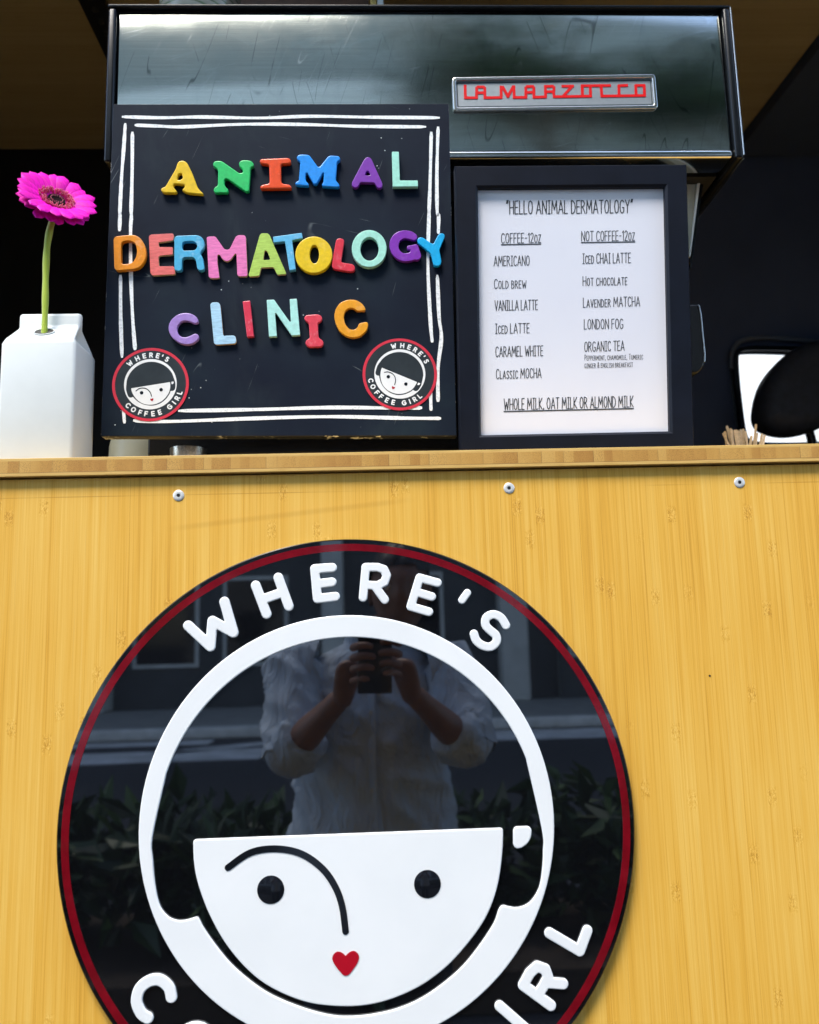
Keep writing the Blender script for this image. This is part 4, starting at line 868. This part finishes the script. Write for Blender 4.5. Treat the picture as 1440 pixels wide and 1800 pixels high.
THIN = {  # tall narrow hand-drawn capitals, height 1
 'A': (.40, [[(0, 0), (.2, 1), (.4, 0)], [(.06, .3), (.34, .32)]]), 'B': (.32, [[(0, 0), (0, 1), (.2, .95), (.27, .78), (.2, .58), (0, .53)], [(.18, .55), (.32, .35), (.28, .1), (.15, 0), (0, 0)]]), 'C': (.32, [[(.32, .82), (.24, .98), (.12, .98), (.02, .8), (0, .45), (.03, .15), (.13, 0), (.24, .02), (.32, .16)]]),
 'D': (.34, [[(0, 0), (0, 1), (.16, .95), (.3, .75), (.34, .45), (.28, .15), (.14, .01), (0, 0)]]), 'E': (.27, [[(.27, 1), (0, .98), (0, 0), (.27, .02)], [(0, .5), (.22, .52)]]), 'F': (.27, [[(.27, 1), (0, .98), (0, 0)], [(0, .5), (.22, .52)]]),
 'G': (.35, [[(.33, .84), (.24, .98), (.12, .97), (.02, .78), (0, .42), (.04, .12), (.15, 0), (.26, .03), (.33, .16), (.34, .42), (.2, .42)]]), 'H': (.34, [[(0, 0), (.0, 1)], [(.34, 0), (.34, 1)], [(0, .48), (.34, .52)]]), 'I': (.2, [[(.1, 0), (.1, 1)], [(0, 1), (.2, 1)], [(0, 0), (.2, 0)]]),
 'J': (.3, [[(.28, 1), (.28, .2), (.18, 0), (.05, .05), (0, .2)]]), 'K': (.33, [[(0, 0), (0, 1)], [(.32, 1), (.02, .45), (.33, 0)]]), 'L': (.26, [[(0, 1), (0, 0), (.26, .02)]]), 'M': (.48, [[(0, 0), (.05, 1), (.24, .3), (.42, 1), (.48, 0)]]), 'N': (.36, [[(0, 0), (.01, 1), (.35, 0), (.36, 1)]]),
 'O': (.36, [[(.18, 1), (.06, .9), (0, .5), (.06, .1), (.18, 0), (.3, .1), (.36, .5), (.3, .9), (.18, 1)]]), 'P': (.3, [[(0, 0), (0, 1), (.2, .96), (.3, .75), (.2, .5), (0, .44)]]), 'R': (.34, [[(0, 0), (0, 1), (.2, .96), (.3, .76), (.2, .54), (0, .48)], [(.12, .5), (.34, 0)]]),
 'S': (.3, [[(.29, .84), (.2, .99), (.08, .97), (.01, .8), (.06, .6), (.22, .44), (.3, .25), (.24, .04), (.1, 0), (0, .14)]]), 'T': (.34, [[(0, .99), (.34, 1)], [(.17, 1), (.17, 0)]]), 'U': (.34, [[(0, 1), (.01, .2), (.1, 0), (.24, 0), (.33, .2), (.34, 1)]]), 'V': (.36, [[(0, 1), (.18, 0), (.36, 1)]]),
 'W': (.52, [[(0, 1), (.13, 0), (.26, .7), (.4, 0), (.52, 1)]]), 'Y': (.36, [[(0, 1), (.18, .5), (.36, 1)], [(.18, .5), (.17, 0)]]), 'Z': (.32, [[(.01, .99), (.31, 1), (0, .0), (.32, .02)]]),
 '1': (.14, [[(0, .82), (.12, 1), (.12, 0)]]), '2': (.3, [[(0, .8), (.08, .98), (.2, .98), (.29, .8), (.24, .55), (0, 0), (.3, .02)]]), '-': (.2, [[(0, .48), (.2, .5)]]), ',': (.06, [[(.05, .1), (0, -.12)]]), '&': (.36, [[(.36, 0), (.08, .75), (.14, .98), (.24, .9), (.22, .7), (.02, .35), (.04, .08), (.16, 0), (.34, .4)]]),
 '“': (.16, [[(.06, 1.05), (0, .82)], [(.16, 1.05), (.10, .82)]]), '”': (.16, [[(.06, 1.05), (0, .82)], [(.16, 1.05), (.10, .82)]])}
THIN['y'] = THIN['Y']
def menu_line(txt, a, b, h, ul=None, weight=.037):
    'txt written from crop pixel a to b (baseline), capitals h pixels high'
    x = 0; items = []
    for ch in txt:
        if ch == ' ': x += .22; continue
        sc = 1. if (ch.isupper() or not ch.isalpha()) else .80
        w_, ls = THIN[ch.upper()]; items.append((x, sc, ls)); x += w_*sc+.13
    W = x-.13; L = math.hypot(b[0]-a[0], b[1]-a[1]); lines = []
    def P(u, v): return (u*L/W, v*h)
    for x0_, sc, ls in items:
        for l in ls: lines.append([P(x0_+p[0]*sc, p[1]*sc) for p in l])
    segs = stroke_segs(lines, weight*h)
    if ul: segs += [(0, -ul, L, -ul, .055*h)]
    loops = contour(segs, h*.034)
    o3 = pf(790+a[0]*.3125, 280+a[1]*.3125); ex = pf(790+b[0]*.3125, 280+b[1]*.3125)-o3; ex = ex/L
    ey = pf(790+a[0]*.3125, 280+(a[1]-h)*.3125)-o3; ey = ey/h
    me = solid(loops, 0); off = -nrm*.0057 
    dirn = (o3-CAMLOC)
    # lettering lies on the page, which is set back behind the rail faces
    for v in me.vertices: v.co = o3+ex*v.co.x+ey*v.co.z+off
    me.update(); bm = bmesh.new(); bm.from_mesh(me)
    bm.to_mesh(me); bm.free()
    o = meobj('menu_lettering', me, M['ink'], None); o.parent = page
    return o
menu_line('“HELLO ANIMAL DERMATOLOGY”', (325, 297), (1040, 290), 74)
menu_line('COFFEE-12oz', (297, 462), (520, 458), 56, 8); menu_line('NOT COFFEE-12oz', (750, 450), (1051, 446), 56, 8)
menu_line('AMERICANO', (255, 590), (455, 587), 55); menu_line('Iced CHAI LATTE', (757, 577), (1028, 572), 56)
menu_line('Cold brew', (257, 718), (437, 715), 53); menu_line('Hot chocolate', (758, 702), (1008, 697), 53)
menu_line('VANILLA LATTE', (260, 842), (502, 838), 56); menu_line('Lavender MATCHA', (760, 825), (1080, 817), 54)
menu_line('Iced LATTE', (263, 973), (455, 969), 55); menu_line('LONDON FOG', (765, 948), (985, 944), 55)
menu_line('CARAMEL WHITE', (265, 1104), (532, 1098), 57); menu_line('ORGANIC TEA', (767, 1075), (992, 1068), 55)
menu_line('Peppermint, chamomile, Tumeric', (768, 1124), (1098, 1118), 31); menu_line('ginger & english breakfast', (768, 1168), (1040, 1161), 31)
menu_line('Classic MOCHA', (268, 1229), (522, 1223), 55); menu_line('WHOLE MILK, OAT MILK OR ALMOND MILK', (312, 1405), (1043, 1388), 63, 9)

# ------------------------------------------------------------------ vase and gerbera
def vase():
    y0, dep = .032, .070
    A, B = pj(1.5, 597, y0), pj(133, 597, y0); xl, xr = A.x, B.x; zs = (A.z+B.z)/2          # front shoulder
    ym = y0+dep*.5
    rl, rr_ = pj(30, 552, ym), pj(148, 553, ym); zr = (rl.z+rr_.z)/2; zf = pj(90, 578, ym).z
    bm = bmesh.new(); xs = (xl, xr); xi = .006
    v = {}
    for nm, x, y, z in [('b0', xl, y0, CTOP+.0006), ('b1', xr, y0, CTOP+.0006), ('b2', xr, y0+dep, CTOP+.0006), ('b3', xl, y0+dep, CTOP+.0006), ('s0', xl, y0, zs), ('s1', xr, y0, zs), ('s2', xr, y0+dep, zs), ('s3', xl, y0+dep, zs),
                        ('f0', xl+xi, ym-.005, zf), ('f1', xr-xi, ym-.005, zf), ('f2', xr-xi, ym+.005, zf), ('f3', xl+xi, ym+.005, zf), ('r0', xl+xi, ym-.0045, zr), ('r1', xr-xi, ym-.0045, zr), ('r2', xr-xi, ym+.0045, zr), ('r3', xl+xi, ym+.0045, zr), ('gR', xr-.018, ym, zs+(zf-zs)*.25), ('gL', xl+.018, ym, zs+(zf-zs)*.25)]:
        v[nm] = bm.verts.new((x, y, z))
    for f in ('b3 b2 b1 b0', 'b0 b1 s1 s0', 'b1 b2 s2 s1', 'b2 b3 s3 s2', 'b3 b0 s0 s3', 's0 s1 f1 f0', 's2 s3 f3 f2', 's1 gR f1', 'gR s2 f2', 's1 s2 gR', 'f1 gR f2', 's3 gL f3', 'gL s0 f0', 's3 s0 gL', 'f3 gL f0', 'f0 f1 r1 r0', 'f1 f2 r2 r1', 'f2 f3 r3 r2', 'f3 f0 r0 r3', 'r0 r1 r2 r3'):
        bm.faces.new([v[k] for k in f.split()])
    bmesh.ops.recalc_face_normals(bm, faces=bm.faces)
    bmesh.ops.bevel(bm, geom=[e for e in bm.edges], offset=.0042, segments=3, profile=.5, affect='EDGES', clamp_overlap=True)
    me = bpy.data.meshes.new('vase'); bm.to_mesh(me); bm.free()
    c = Vector(((xl+xr)/2, ym, CTOP)); me.transform(Matrix.Translation(-c))
    t = thing('milk_carton_vase', 'white porcelain vase shaped like a milk carton', 'vase', c)
    o = meobj('vase_body', me, M['porcelain'], t, 50, c)
    hc = (pj(78, 584, (y0+ym)/2))
    sl = (zf-zs)/((ym-.005)-y0); hz = zs+sl*((y0+ym)/2-y0)
    nv = Vector((0, -sl, 1)).normalized(); tv = Vector((0, 1, sl)).normalized()
    ring = [Vector((hc.x, (y0+ym)/2, hz))+nv*.0009+Vector((.0118, 0, 0))*math.cos(a)+tv*.0095*math.sin(a) for a in [2*math.pi*i/32 for i in range(32)]]
    ring2 = [p+Vector((0, 0, 0)) for p in ring]; cen = Vector((hc.x, (y0+ym)/2, hz))+nv*.0009
    mesh('vase_opening', ring, [tuple(range(32))], M['dark_hole'], t)
    mb = MB(); mb.tube(ring+[ring[0]], .0008, 8, False); mb.build('opening_lip', M['porcelain'], t, 60)
    return cen
hole_c = vase()
YFL = hole_c.y
stem_px = [(77.5, 600), (78, 585), (79.5, 533), (80.5, 483), (82.5, 437), (88, 402), (95, 380), (98, 370)]
sp = [pj(x, y, YFL) for x, y in stem_px]; base = sp[1]
fl = thing('gerbera', 'bright pink gerbera daisy on a tall green stalk in the white vase', 'flower', base)
P = smoothline([tuple(v) for v in sp], 5); n = len(P)
mb = MB(); mb.tube(P, [.0034+.0009*(i/n)-(.0003*math.sin(i)) for i in range(n)], 14); mb.build('stalk', M['stem'], fl, 60)
hc = pj(98, 357, YFL); tocam = (CAMLOC-hc).normalized()
nv = (tocam*.64+(AX*.24+AU*.97)*.78).normalized()
tx = (AX-nv*AX.dot(nv)).normalized(); ty = nv.cross(tx)
def fpt(r, a, h): return hc+tx*(r*math.cos(a))+ty*(r*math.sin(a))+nv*h
mb = MB()
n = 28; prof = [(.0038, -.024), (.010, -.019), (.0145, -.011), (.0155, -.003), (.009, .001)]
V = [fpt(r*(1+.06*math.sin(7*2*math.pi*j/n)), 2*math.pi*j/n, h) for r, h in prof for j in range(n)]
mb.add(V, [(i*n+j, i*n+(j+1) % n, (i+1)*n+(j+1) % n, (i+1)*n+j) for i in range(4) for j in range(n)]+[tuple(range(4*n, 5*n)), tuple(reversed(range(n)))]); mb.build('calyx', M['sepal'], fl, 60)
rng = random.Random(12)
def petal(a, L, W, lift, droop, h0, nm='petal', r0=.008):
    V = []; Fs = []; ns, nw = 9, 6
    for i in range(ns+1):
        t = i/ns; r = r0+(L-r0)*t; h = h0+lift*math.sin(t*1.6)-droop*t*t
        wv = W*(.35+.65*math.sin(min(t*1.25, 1)*math.pi/2))*(1 if t < .8 else math.sqrt(max(0, 1-((t-.8)/.2)**2))*.99+.01)
        for j in range(nw+1):
            s_ = (j/nw-.5)*2; side = Vector((-math.sin(a), math.cos(a)))
            pt = hc+tx*(r*math.cos(a)+side.x*wv*s_)+ty*(r*math.sin(a)+side.y*wv*s_)+nv*(h-.0016*s_*s_*(1-t*.4)+.0005*math.cos(s_*9.4)*(1-t*.5))
            V.append(pt)
    Fs = [(i*(nw+1)+j, i*(nw+1)+j+1, (i+1)*(nw+1)+j+1, (i+1)*(nw+1)+j) for i in range(ns) for j in range(nw)]
    mesh(nm, V, Fs, M['petal'], fl, 180, org=hc)
np_ = 19
for k in range(np_): petal(2*math.pi*(k+rng.uniform(-.18, .18))/np_, .0465*rng.uniform(.95, 1.05), .0080*rng.uniform(.92, 1.06), .013+rng.uniform(-.001, .002), .001+rng.uniform(0, .003), .001)
for k in range(np_): petal(2*math.pi*(k+.5+rng.uniform(-.2, .2))/np_, .0435*rng.uniform(.93, 1.07), .0072*rng.uniform(.9, 1.05), .007, .003+rng.uniform(0, .004), -.0012)
for k in range(13): petal(2*math.pi*(k+rng.uniform(-.2, .2))/13, .027*rng.uniform(.85, 1.1), .0058, .0055, .001, .0025)
mb = MB(); mt = MB()
for k in range(430):
    r = .0100+.0085*math.sqrt(rng.random()); a = rng.random()*6.283; L = .0042+.003*rng.random(); p = fpt(r, a, .0035); d = (nv+tx*math.cos(a)*.5*rng.uniform(.2, 1.4)+ty*math.sin(a)*.5*rng.uniform(.2, 1.4)).normalized()
    mb.tube([p, p+d*L], [.00055, .0004], 5); mt.tube([p+d*L*1.001, p+d*(L+.0008)], [.0005, .0002], 5)
o = mb.build('florets', M['floret'], fl, 60); o['kind'] = 'stuff'; o = mt.build('floret_tips', M['floret_tip'], fl, 60); o['kind'] = 'stuff'
mb = MB()
V = [fpt(r, 2*math.pi*j/24, h) for r, h in ((.0106, .004), (.0098, .0064), (.0066, .0056), (.0015, .0042)) for j in range(24)]
mb.add(V, [(i*24+j, i*24+(j+1) % 24, (i+1)*24+(j+1) % 24, (i+1)*24+j) for i in range(3) for j in range(24)]+[tuple(range(72, 96))]); mb.build('flower_eye', M['eye_dark'], fl, 60)
mb = MB()
for k in range(26):
    a = 6.283*k/26+rng.uniform(-.1, .1); p = fpt(.0070, a, .0058); mb.tube([p, p+nv*.0022], [.0004, .0002], 5)
o = mb.build('pollen_tips', M['floret_tip'], fl, 60); o['kind'] = 'stuff'

# ------------------------------------------------------------------ wooden stirrers behind the counter edge
YT = .32
cc_ = pj(1302, 790, YT); zc = CTOP+.0006
t = thing('paper_cup', 'brown paper cup full of wooden stirrers at the right end of the counter', 'cup', (cc_.x, YT, zc))
mb = MB(); mb.lathe([(.026, 0), (.0275, .0), (.032, .052), (.0335, .053), (.033, .055), (.0312, .053), (.0262, .004), (.0, .004)], (cc_.x, YT, zc), 36); mb.build('cup_wall', M['kraft'], t, 50)
sticks = [(410, 1265, -.16), (425, 1250, -.14), (440, 1207, -.12), (447, 1225, -.10), (470, 1228, -.07), (480, 1236, -.06), (500, 1240, -.04), (515, 1240, -.03), (530, 1245, -.02), (550, 1236, .02), (570, 1232, .03), (587, 1250, .0), (672, 1195, .10), (680, 1265, .08), (720, 1270, .10), (740, 1280, .11), (636, 1285, .05)]
rng = random.Random(8)
for k, (sx, sy, ln) in enumerate(sticks):
    top = pj(*crop(1180, 480, 260/1170, [(sx, sy)])[0], YT+rng.uniform(-.012, .012))
    bot = Vector((cc_.x+rng.uniform(-.012, .012)+(top.x-cc_.x)*.25, YT+rng.uniform(-.01, .01), zc+.006)); d = (top-bot).normalized()
    wv = Vector((1, .6*rng.uniform(-1, 1), 0)).normalized(); wv = (wv-d*wv.dot(d)).normalized()*.0019; tv = d.cross(wv).normalized()*.0007
    V = []
    for q, f in ((bot, 1), (top-d*.002, 1), (top, .55)): V += [q+wv*f+tv, q-wv*f+tv, q-wv*f-tv, q+wv*f-tv]
    Fs = [(0, 1, 2, 3), (11, 10, 9, 8)]+[(4*i+j, 4*(i+1)+j, 4*(i+1)+(j+1) % 4, 4*i+(j+1) % 4) for i in range(2) for j in range(4)]
    o = mesh('stirrer', V, Fs, M['stick'], None, 30, org=bot)
    lab = 'thin wooden coffee stirrer standing in the bundle above the counter edge'
    if k == 2: lab = 'wooden stirrer standing tallest on the left of the bundle'
    if k == 12: lab = 'lone wooden stirrer leaning out to the right in front of the bright window'
    tag(o, lab, 'stirrer', 'wooden stirrers behind the counter edge')

# ------------------------------------------------------------------ the photographer (mirrored in the sign)
def skinmesh(chains, levels=2):
    'chains: list of [(point, radius)...]; each grown as its own tube with the Skin modifier; returns bmesh-ready meshes'
    out = []
    for ch in chains:
        if isinstance(ch, dict): Pn, E, Rr = ch['p'], ch['e'], ch['r']
        else: Pn = [c[0] for c in ch]; Rr = [c[1] for c in ch]; E = [(i, i+1) for i in range(len(ch)-1)]
        me = bpy.data.meshes.new('tmp'); me.from_pydata([tuple(p) for p in Pn], E, [])
        o = bpy.data.objects.new('tmp', me); COL.objects.link(o); sk_ = o.modifiers.new('s', 'SKIN')
        for i, r in enumerate(Rr): me.skin_vertices[0].data[i].radius = (r, r) if not isinstance(r, tuple) else r
        me.skin_vertices[0].data[0].use_root = True
        sb = o.modifiers.new('u', 'SUBSURF'); sb.levels = levels; sb.render_levels = levels
        dg = bpy.context.evaluated_depsgraph_get(); dg.update(); m2 = bpy.data.meshes.new_from_object(o.evaluated_get(dg)); out.append(m2)
        bpy.data.objects.remove(o); bpy.data.meshes.remove(me)
    return out
def joined(name, meshes, mat, parent):
    mb = MB()
    for m_ in meshes: mb.add([v.co[:] for v in m_.vertices], [tuple(p.vertices) for p in m_.polygons])
    return mb.build(name, mat, parent, 180)
def mir(px, py, Y):     # reflected pixel -> where that point stands in front of the sign
    v = pj(px, py, Y); return Vector((v.x, -Y, v.z))
per = thing('person', 'photographer in a pale blue rolled sleeve shirt holding up a phone', 'person', (-.02, -1.28, 0))
shL, shR = mir(518, 1172, 1.24), mir(790, 1178, 1.24)
elL, elR = mir(512, 1318, 1.12), mir(815, 1303, 1.12)
wrL, wrR = mir(604, 1222, .99), mir(722, 1216, .99)
cxp = (shL.x+shR.x)/2
neck = Vector((cxp+.005, -1.27, shL.z+.06)); hd0 = mir(716, 1062, 1.27); head = Vector((hd0.x*.8+cxp*.2, -1.26, max(hd0.z, neck.z+.13)))
pel = Vector((cxp, -1.30, .94)); chest = Vector((cxp, -1.28, shL.z-.12)); hipL, hipR = pel+Vector((-.09, 0, -.04)), pel+Vector((.09, 0, -.04))
Pn = [pel, Vector((cxp, -1.28, 1.10)), chest, Vector((cxp, -1.28, shL.z-.07)), neck, head-Vector((0, 0, .06)), shL+Vector((.01, 0, -.035)), elL, wrL, shR+Vector((-.01, 0, -.035)), elR, wrR, hipL, Vector((hipL.x-.01, -1.27, .50)), Vector((hipL.x-.015, -1.31, .09)), hipR, Vector((hipR.x+.01, -1.27, .50)), Vector((hipR.x+.015, -1.31, .09))]
Rr = [.10, .09, .09, .06, .052, .056, .043, .040, .026, .043, .040, .026, .085, .058, .042, .085, .058, .042]
fL, fR = elL.lerp(wrL, .32)+Vector((-.004, .0, -.006)), elR.lerp(wrR, .32)+Vector((.004, 0, -.006)); f2L, f2R = elL.lerp(wrL, .7), elR.lerp(wrR, .7)
Pn += [fL, f2L, fR, f2R]; Rr += [(.047, .042), (.034, .029), (.047, .042), (.034, .029)]
Ed = [(0, 1), (1, 2), (2, 3), (3, 4), (4, 5), (3, 6), (6, 7), (7, 18), (18, 19), (19, 8), (3, 9), (9, 10), (10, 20), (20, 21), (21, 11), (0, 12), (12, 13), (13, 14), (0, 15), (15, 16), (16, 17)]
bodym = skinmesh([{'p': Pn, 'e': Ed, 'r': Rr}])
# head with brow, nose, chin and ears
bm = bmesh.new(); bmesh.ops.create_uvsphere(bm, u_segments=32, v_segments=24, radius=1)
for v in bm.verts:
    x, y, z = v.co; X, Y_, Z = x*.076, y*.096, z*.118
    if z < 0: X *= 1-.28*z*z; Y_ *= 1-.12*z*z
    if y > 0:
        nz = math.exp(-((z+.08)/.22)**2-(x/.16)**2); Y_ += .022*nz*(1.2 if z < 0 else .7)
        Y_ += .006*math.exp(-((z-.22)/.12)**2)*math.exp(-(x/.6)**2); Y_ -= .007*sum(math.exp(-((z-.04)/.12)**2-((x-s_)/.17)**2) for s_ in (-.38, .38))
        Y_ += .006*math.exp(-((z+.48)/.09)**2-(x/.3)**2); Y_ += .008*math.exp(-((z+.85)/.2)**2-(x/.4)**2)
    v.co = head+Vector((X, Y_, Z))
mh = bpy.data.meshes.new('tmp'); bm.to_mesh(mh); bm.free(); bodym.append(mh)
ear = []
for s_ in (-1, 1):
    bm = bmesh.new(); bmesh.ops.create_uvsphere(bm, u_segments=12, v_segments=8, radius=1)
    for v in bm.verts: v.co = head+Vector((s_*.077+v.co.x*.008, -.012+v.co.y*.018, -.005+v.co.z*.032))
    m_ = bpy.data.meshes.new('tmp'); bm.to_mesh(m_); bm.free(); bodym.append(m_)
def hand(wr, s_, knx, tips, thumb):
    'palm + four bent fingers + thumb, all rooted inside the palm'
    palm_c = wr.lerp(Vector(knx), .55); ch = [{'p': [wr+(wr-palm_c)*.55, wr, palm_c, Vector(knx)], 'e': [(0, 1), (1, 2), (2, 3)], 'r': [.022, .026, (.034, .018), (.034, .015)]}]
    for (a, b, c, d), r in zip(tips, (.0092, .0098, .0093, .0080)): ch.append([(Vector(a), r), (Vector(b), r), (Vector(c), r*.92), (Vector(d), r*.78)])
    a, b, c, d = thumb; ch.append([(Vector(a), .0125), (Vector(b), .0115), (Vector(c), .010), (Vector(d), .008)])
    return ch
PY = -.918                                     # back of the phone
kL = mir(618, 1158, .945); kR = mir(704, 1156, .945)
tipsL, tipsR = [], []
for i, (py, L) in enumerate(((1138, .040), (1156, .047), (1175, .043), (1195, .033))):
    b0 = mir(618, py+2, .935); k1 = b0+Vector((.016, .03, .006)); k2 = k1+Vector((L*.42, .006, .001)); k3 = k2+Vector((L*.40, -.008, -.004)); tipsL.append((b0, k1, k2, k3))
for i, (py, L) in enumerate(((1130, .036), (1149, .041), (1167, .038), (1184, .030))):
    b0 = mir(705, py+2, .935); k1 = b0+Vector((-.018, .028, .008)); k2 = k1+Vector((-L*.4, .006, .0)); k3 = k2+Vector((-L*.36, -.009, -.004)); tipsR.append((b0, k1, k2, k3))
thL = (wrL.lerp(kL, .45), kL+Vector((.012, -.025, -.012)), kL+Vector((.03, -.035, .012)), kL+Vector((.045, -.03, .035)))
thR = (wrR.lerp(kR, .45), kR+Vector((-.012, -.025, -.012)), kR+Vector((-.03, -.035, .012)), kR+Vector((-.042, -.03, .036)))
bodym += skinmesh(hand(wrL, -1, kL, tipsL, thL)+hand(wrR, 1, kR, tipsR, thR))
joined('body', bodym, M['skin'], per)
for s_ in (-1, 1):
    bm = bmesh.new(); bmesh.ops.create_uvsphere(bm, u_segments=16, v_segments=10, radius=.012)
    for v in bm.verts: v.co = v.co+head+Vector((s_*.030, .076, .005))
    m_ = bpy.data.meshes.new('eye'); bm.to_mesh(m_); bm.free(); meobj('eye', m_, M['eye'], per, 180)
bm = bmesh.new(); bmesh.ops.create_uvsphere(bm, u_segments=40, v_segments=28, radius=1); rng = random.Random(3)
for v in list(bm.verts):
    x, y, z = v.co
    keep = z > .42-.62*max(0, -y)-.2*abs(x) if y > 0.1 else z > -.35
    v.co = head+Vector((x*.084, y*.103-.006, z*.126+.004))*(1)+Vector((rng.uniform(-.003, .003),)*3)
    if not keep: v.tag = True
bmesh.ops.delete(bm, geom=[v for v in bm.verts if v.tag], context='VERTS')
m_ = bpy.data.meshes.new('hair'); bm.to_mesh(m_); bm.free(); meobj('hair', m_, M['hair'], per, 180)
# shirt: torso loft + sleeves rolled to the elbow + collar + placket
from mathutils import noise as mno
def wrinkle(p, amp):
    q = Vector((p.x*7+p.z*3.5, p.y*7, p.z*5.5-abs(p.x)*4)); r1 = 1-abs(mno.noise(q))*2; r2 = 1-abs(mno.noise(q*2.3+Vector((3, 1, 7))))*2
    return amp*(r1**3*.7+r2**3*.4)
mb = MB(); NS = 96
rings = [(.78, .22, .165), (.92, .21, .155), (1.05, .188, .135), (1.18, .185, .127), (shL.z-.12, .20, .128), (shL.z-.03, .19, .112), (shL.z+.025, .135, .09), (shL.z+.05, .075, .068), (shL.z+.075, .066, .064)]
V = []; zz_ = [r[0] for r in rings]; zs_ = list(np.linspace(zz_[0], zz_[-1], 64))
for z in zs_:
    rx_, ry_ = np.interp(z, zz_, [r[1] for r in rings]), np.interp(z, zz_, [r[2] for r in rings]); amp = .022*(1 if z < shL.z-.02 else .3)
    for j in range(NS):
        a = 2*math.pi*j/NS; d = Vector((math.cos(a), math.sin(a), 0)); k = 1+.03*math.sin(5*a+z*5)*(z < 1.15)
        p = Vector((cxp+rx_*k*d.x, -1.285+ry_*k*d.y, z)); V.append(p+d*wrinkle(p, amp))
mb.add(V, [(i*NS+j, i*NS+(j+1) % NS, (i+1)*NS+(j+1) % NS, (i+1)*NS+j) for i in range(63) for j in range(NS)])
for sh, el, s_ in ((shL, elL, -1), (shR, elR, 1)):
    inn = sh+Vector((-s_*.05, 0, -.01)); n_ = 40; Pp = []; Rd = []
    for i in range(n_+1):
        t = i/n_; p = inn.lerp(sh, min(1, t*5)) if t < .2 else sh.lerp(el+(el-sh).normalized()*.02, (t-.2)/.8); Pp.append(p); Rd.append(.072-.010*t)
    dfw = ((wrL if s_ < 0 else wrR)-el).normalized()
    n0 = len(mb.V); mb.tube(Pp, Rd, 40, False)
    mb.tube([el-dfw*.045, el-dfw*.02, el+dfw*.004, el+dfw*.012, el+dfw*.024, el+dfw*.036, el+dfw*.050, el+dfw*.060, el+dfw*.056, el+dfw*.02], [.042, .055, .060, .059, .062, .058, .059, .055, .049, .045], 40, False)
    for k in range(n0, len(mb.V)):
        v = Vector(mb.V[k]); ax = min(Pp, key=lambda q: (q-v).length); mb.V[k] = tuple(v+(v-ax).normalized()*wrinkle(v*1.25+Vector((s_, 0, 2)), .017))
mb.build('shirt', M['shirt'], per, 180)
mb = MB(); mb.tube([(cxp+.067*math.cos(a), -1.285+.066*math.sin(a)-.004, shL.z+.075+.012*math.cos(a*2)) for a in [math.pi/2+.35+(2*math.pi-.7)*i/24 for i in range(25)]], [(.024, .006)]*25, 10, True); mb.build('collar', M['shirt'], per, 180)
mb = MB(); Pp = []
for i in range(10):
    z = .82+(shL.z-.02-.82)*i/9; ry_ = np.interp(z, [r[0] for r in rings], [r[2] for r in rings]); Pp.append((cxp-.004, -1.285+ry_*1.03+.003, z))
mb.tube(Pp, [(.017, .0035)]*10, 10)
o = mb.build('button_placket', M['shirt'], per, 180)
for i in range(6):
    z = .9+.09*i; ry_ = np.interp(z, [r[0] for r in rings], [r[2] for r in rings]); mb = MB(); mb.lathe([(.005, 0), (.005, -.002)], (cxp-.004, -1.285+ry_*1.03+.0075, z), 14, 'Y'); k = mb.build('button', M['porcelain']); k.parent = o
mb = MB()
for s_ in (-1, 1): mb.tube([pel+Vector((s_*.075, 0, .06)), pel+Vector((s_*.092, 0, -.1)), Vector((cxp+s_*.10, -1.275, .5)), Vector((cxp+s_*.105, -1.305, .1)), Vector((cxp+s_*.105, -1.30, .055))], [.095, .098, .082, .07, .072], 24)
mb.build('trousers', M['trousers'], per, 180)
for s_ in (-1, 1):
    bm = bmesh.new(); bmesh.ops.create_uvsphere(bm, u_segments=20, v_segments=12, radius=1)
    for v in bm.verts:
        z = v.co.z*.055; v.co = Vector((cxp+s_*.108+v.co.x*.047, -1.255+v.co.y*.135, max(.004, .045+z*(1.1 if v.co.y < 0 else .75))))
    m_ = bpy.data.meshes.new('shoe'); bm.to_mesh(m_); bm.free(); meobj('shoe', m_, M['shoe'], per, 180)
# the phone: camera looks out of its lens
ph_o = thing('mobile_phone', 'black mobile phone held up in both hands by the photographer', 'phone', CAMLOC-AF*.012-AU*.06)
cl = CAMLOC-AF*.008
def phone_pt(u, v, d): return cl+AX*u+AU*v-AF*d
mb = MB(); mb.box((-.05, 0, -.128), (.024, .0082, .022), .0035)
V = [phone_pt(x, z, y) for x, y, z in mb.V]; m2 = MB(); m2.add(V, mb.F); m2.build('phone_body', M['phone'], ph_o, 40)
m2 = MB(); m2.add([phone_pt(x, z, .0086) for x, z in ((-.046, -.123), (.02, -.123), (.02, .017), (-.046, .017))], [(0, 1, 2, 3)]); m2.build('screen', M['winglass'], ph_o)
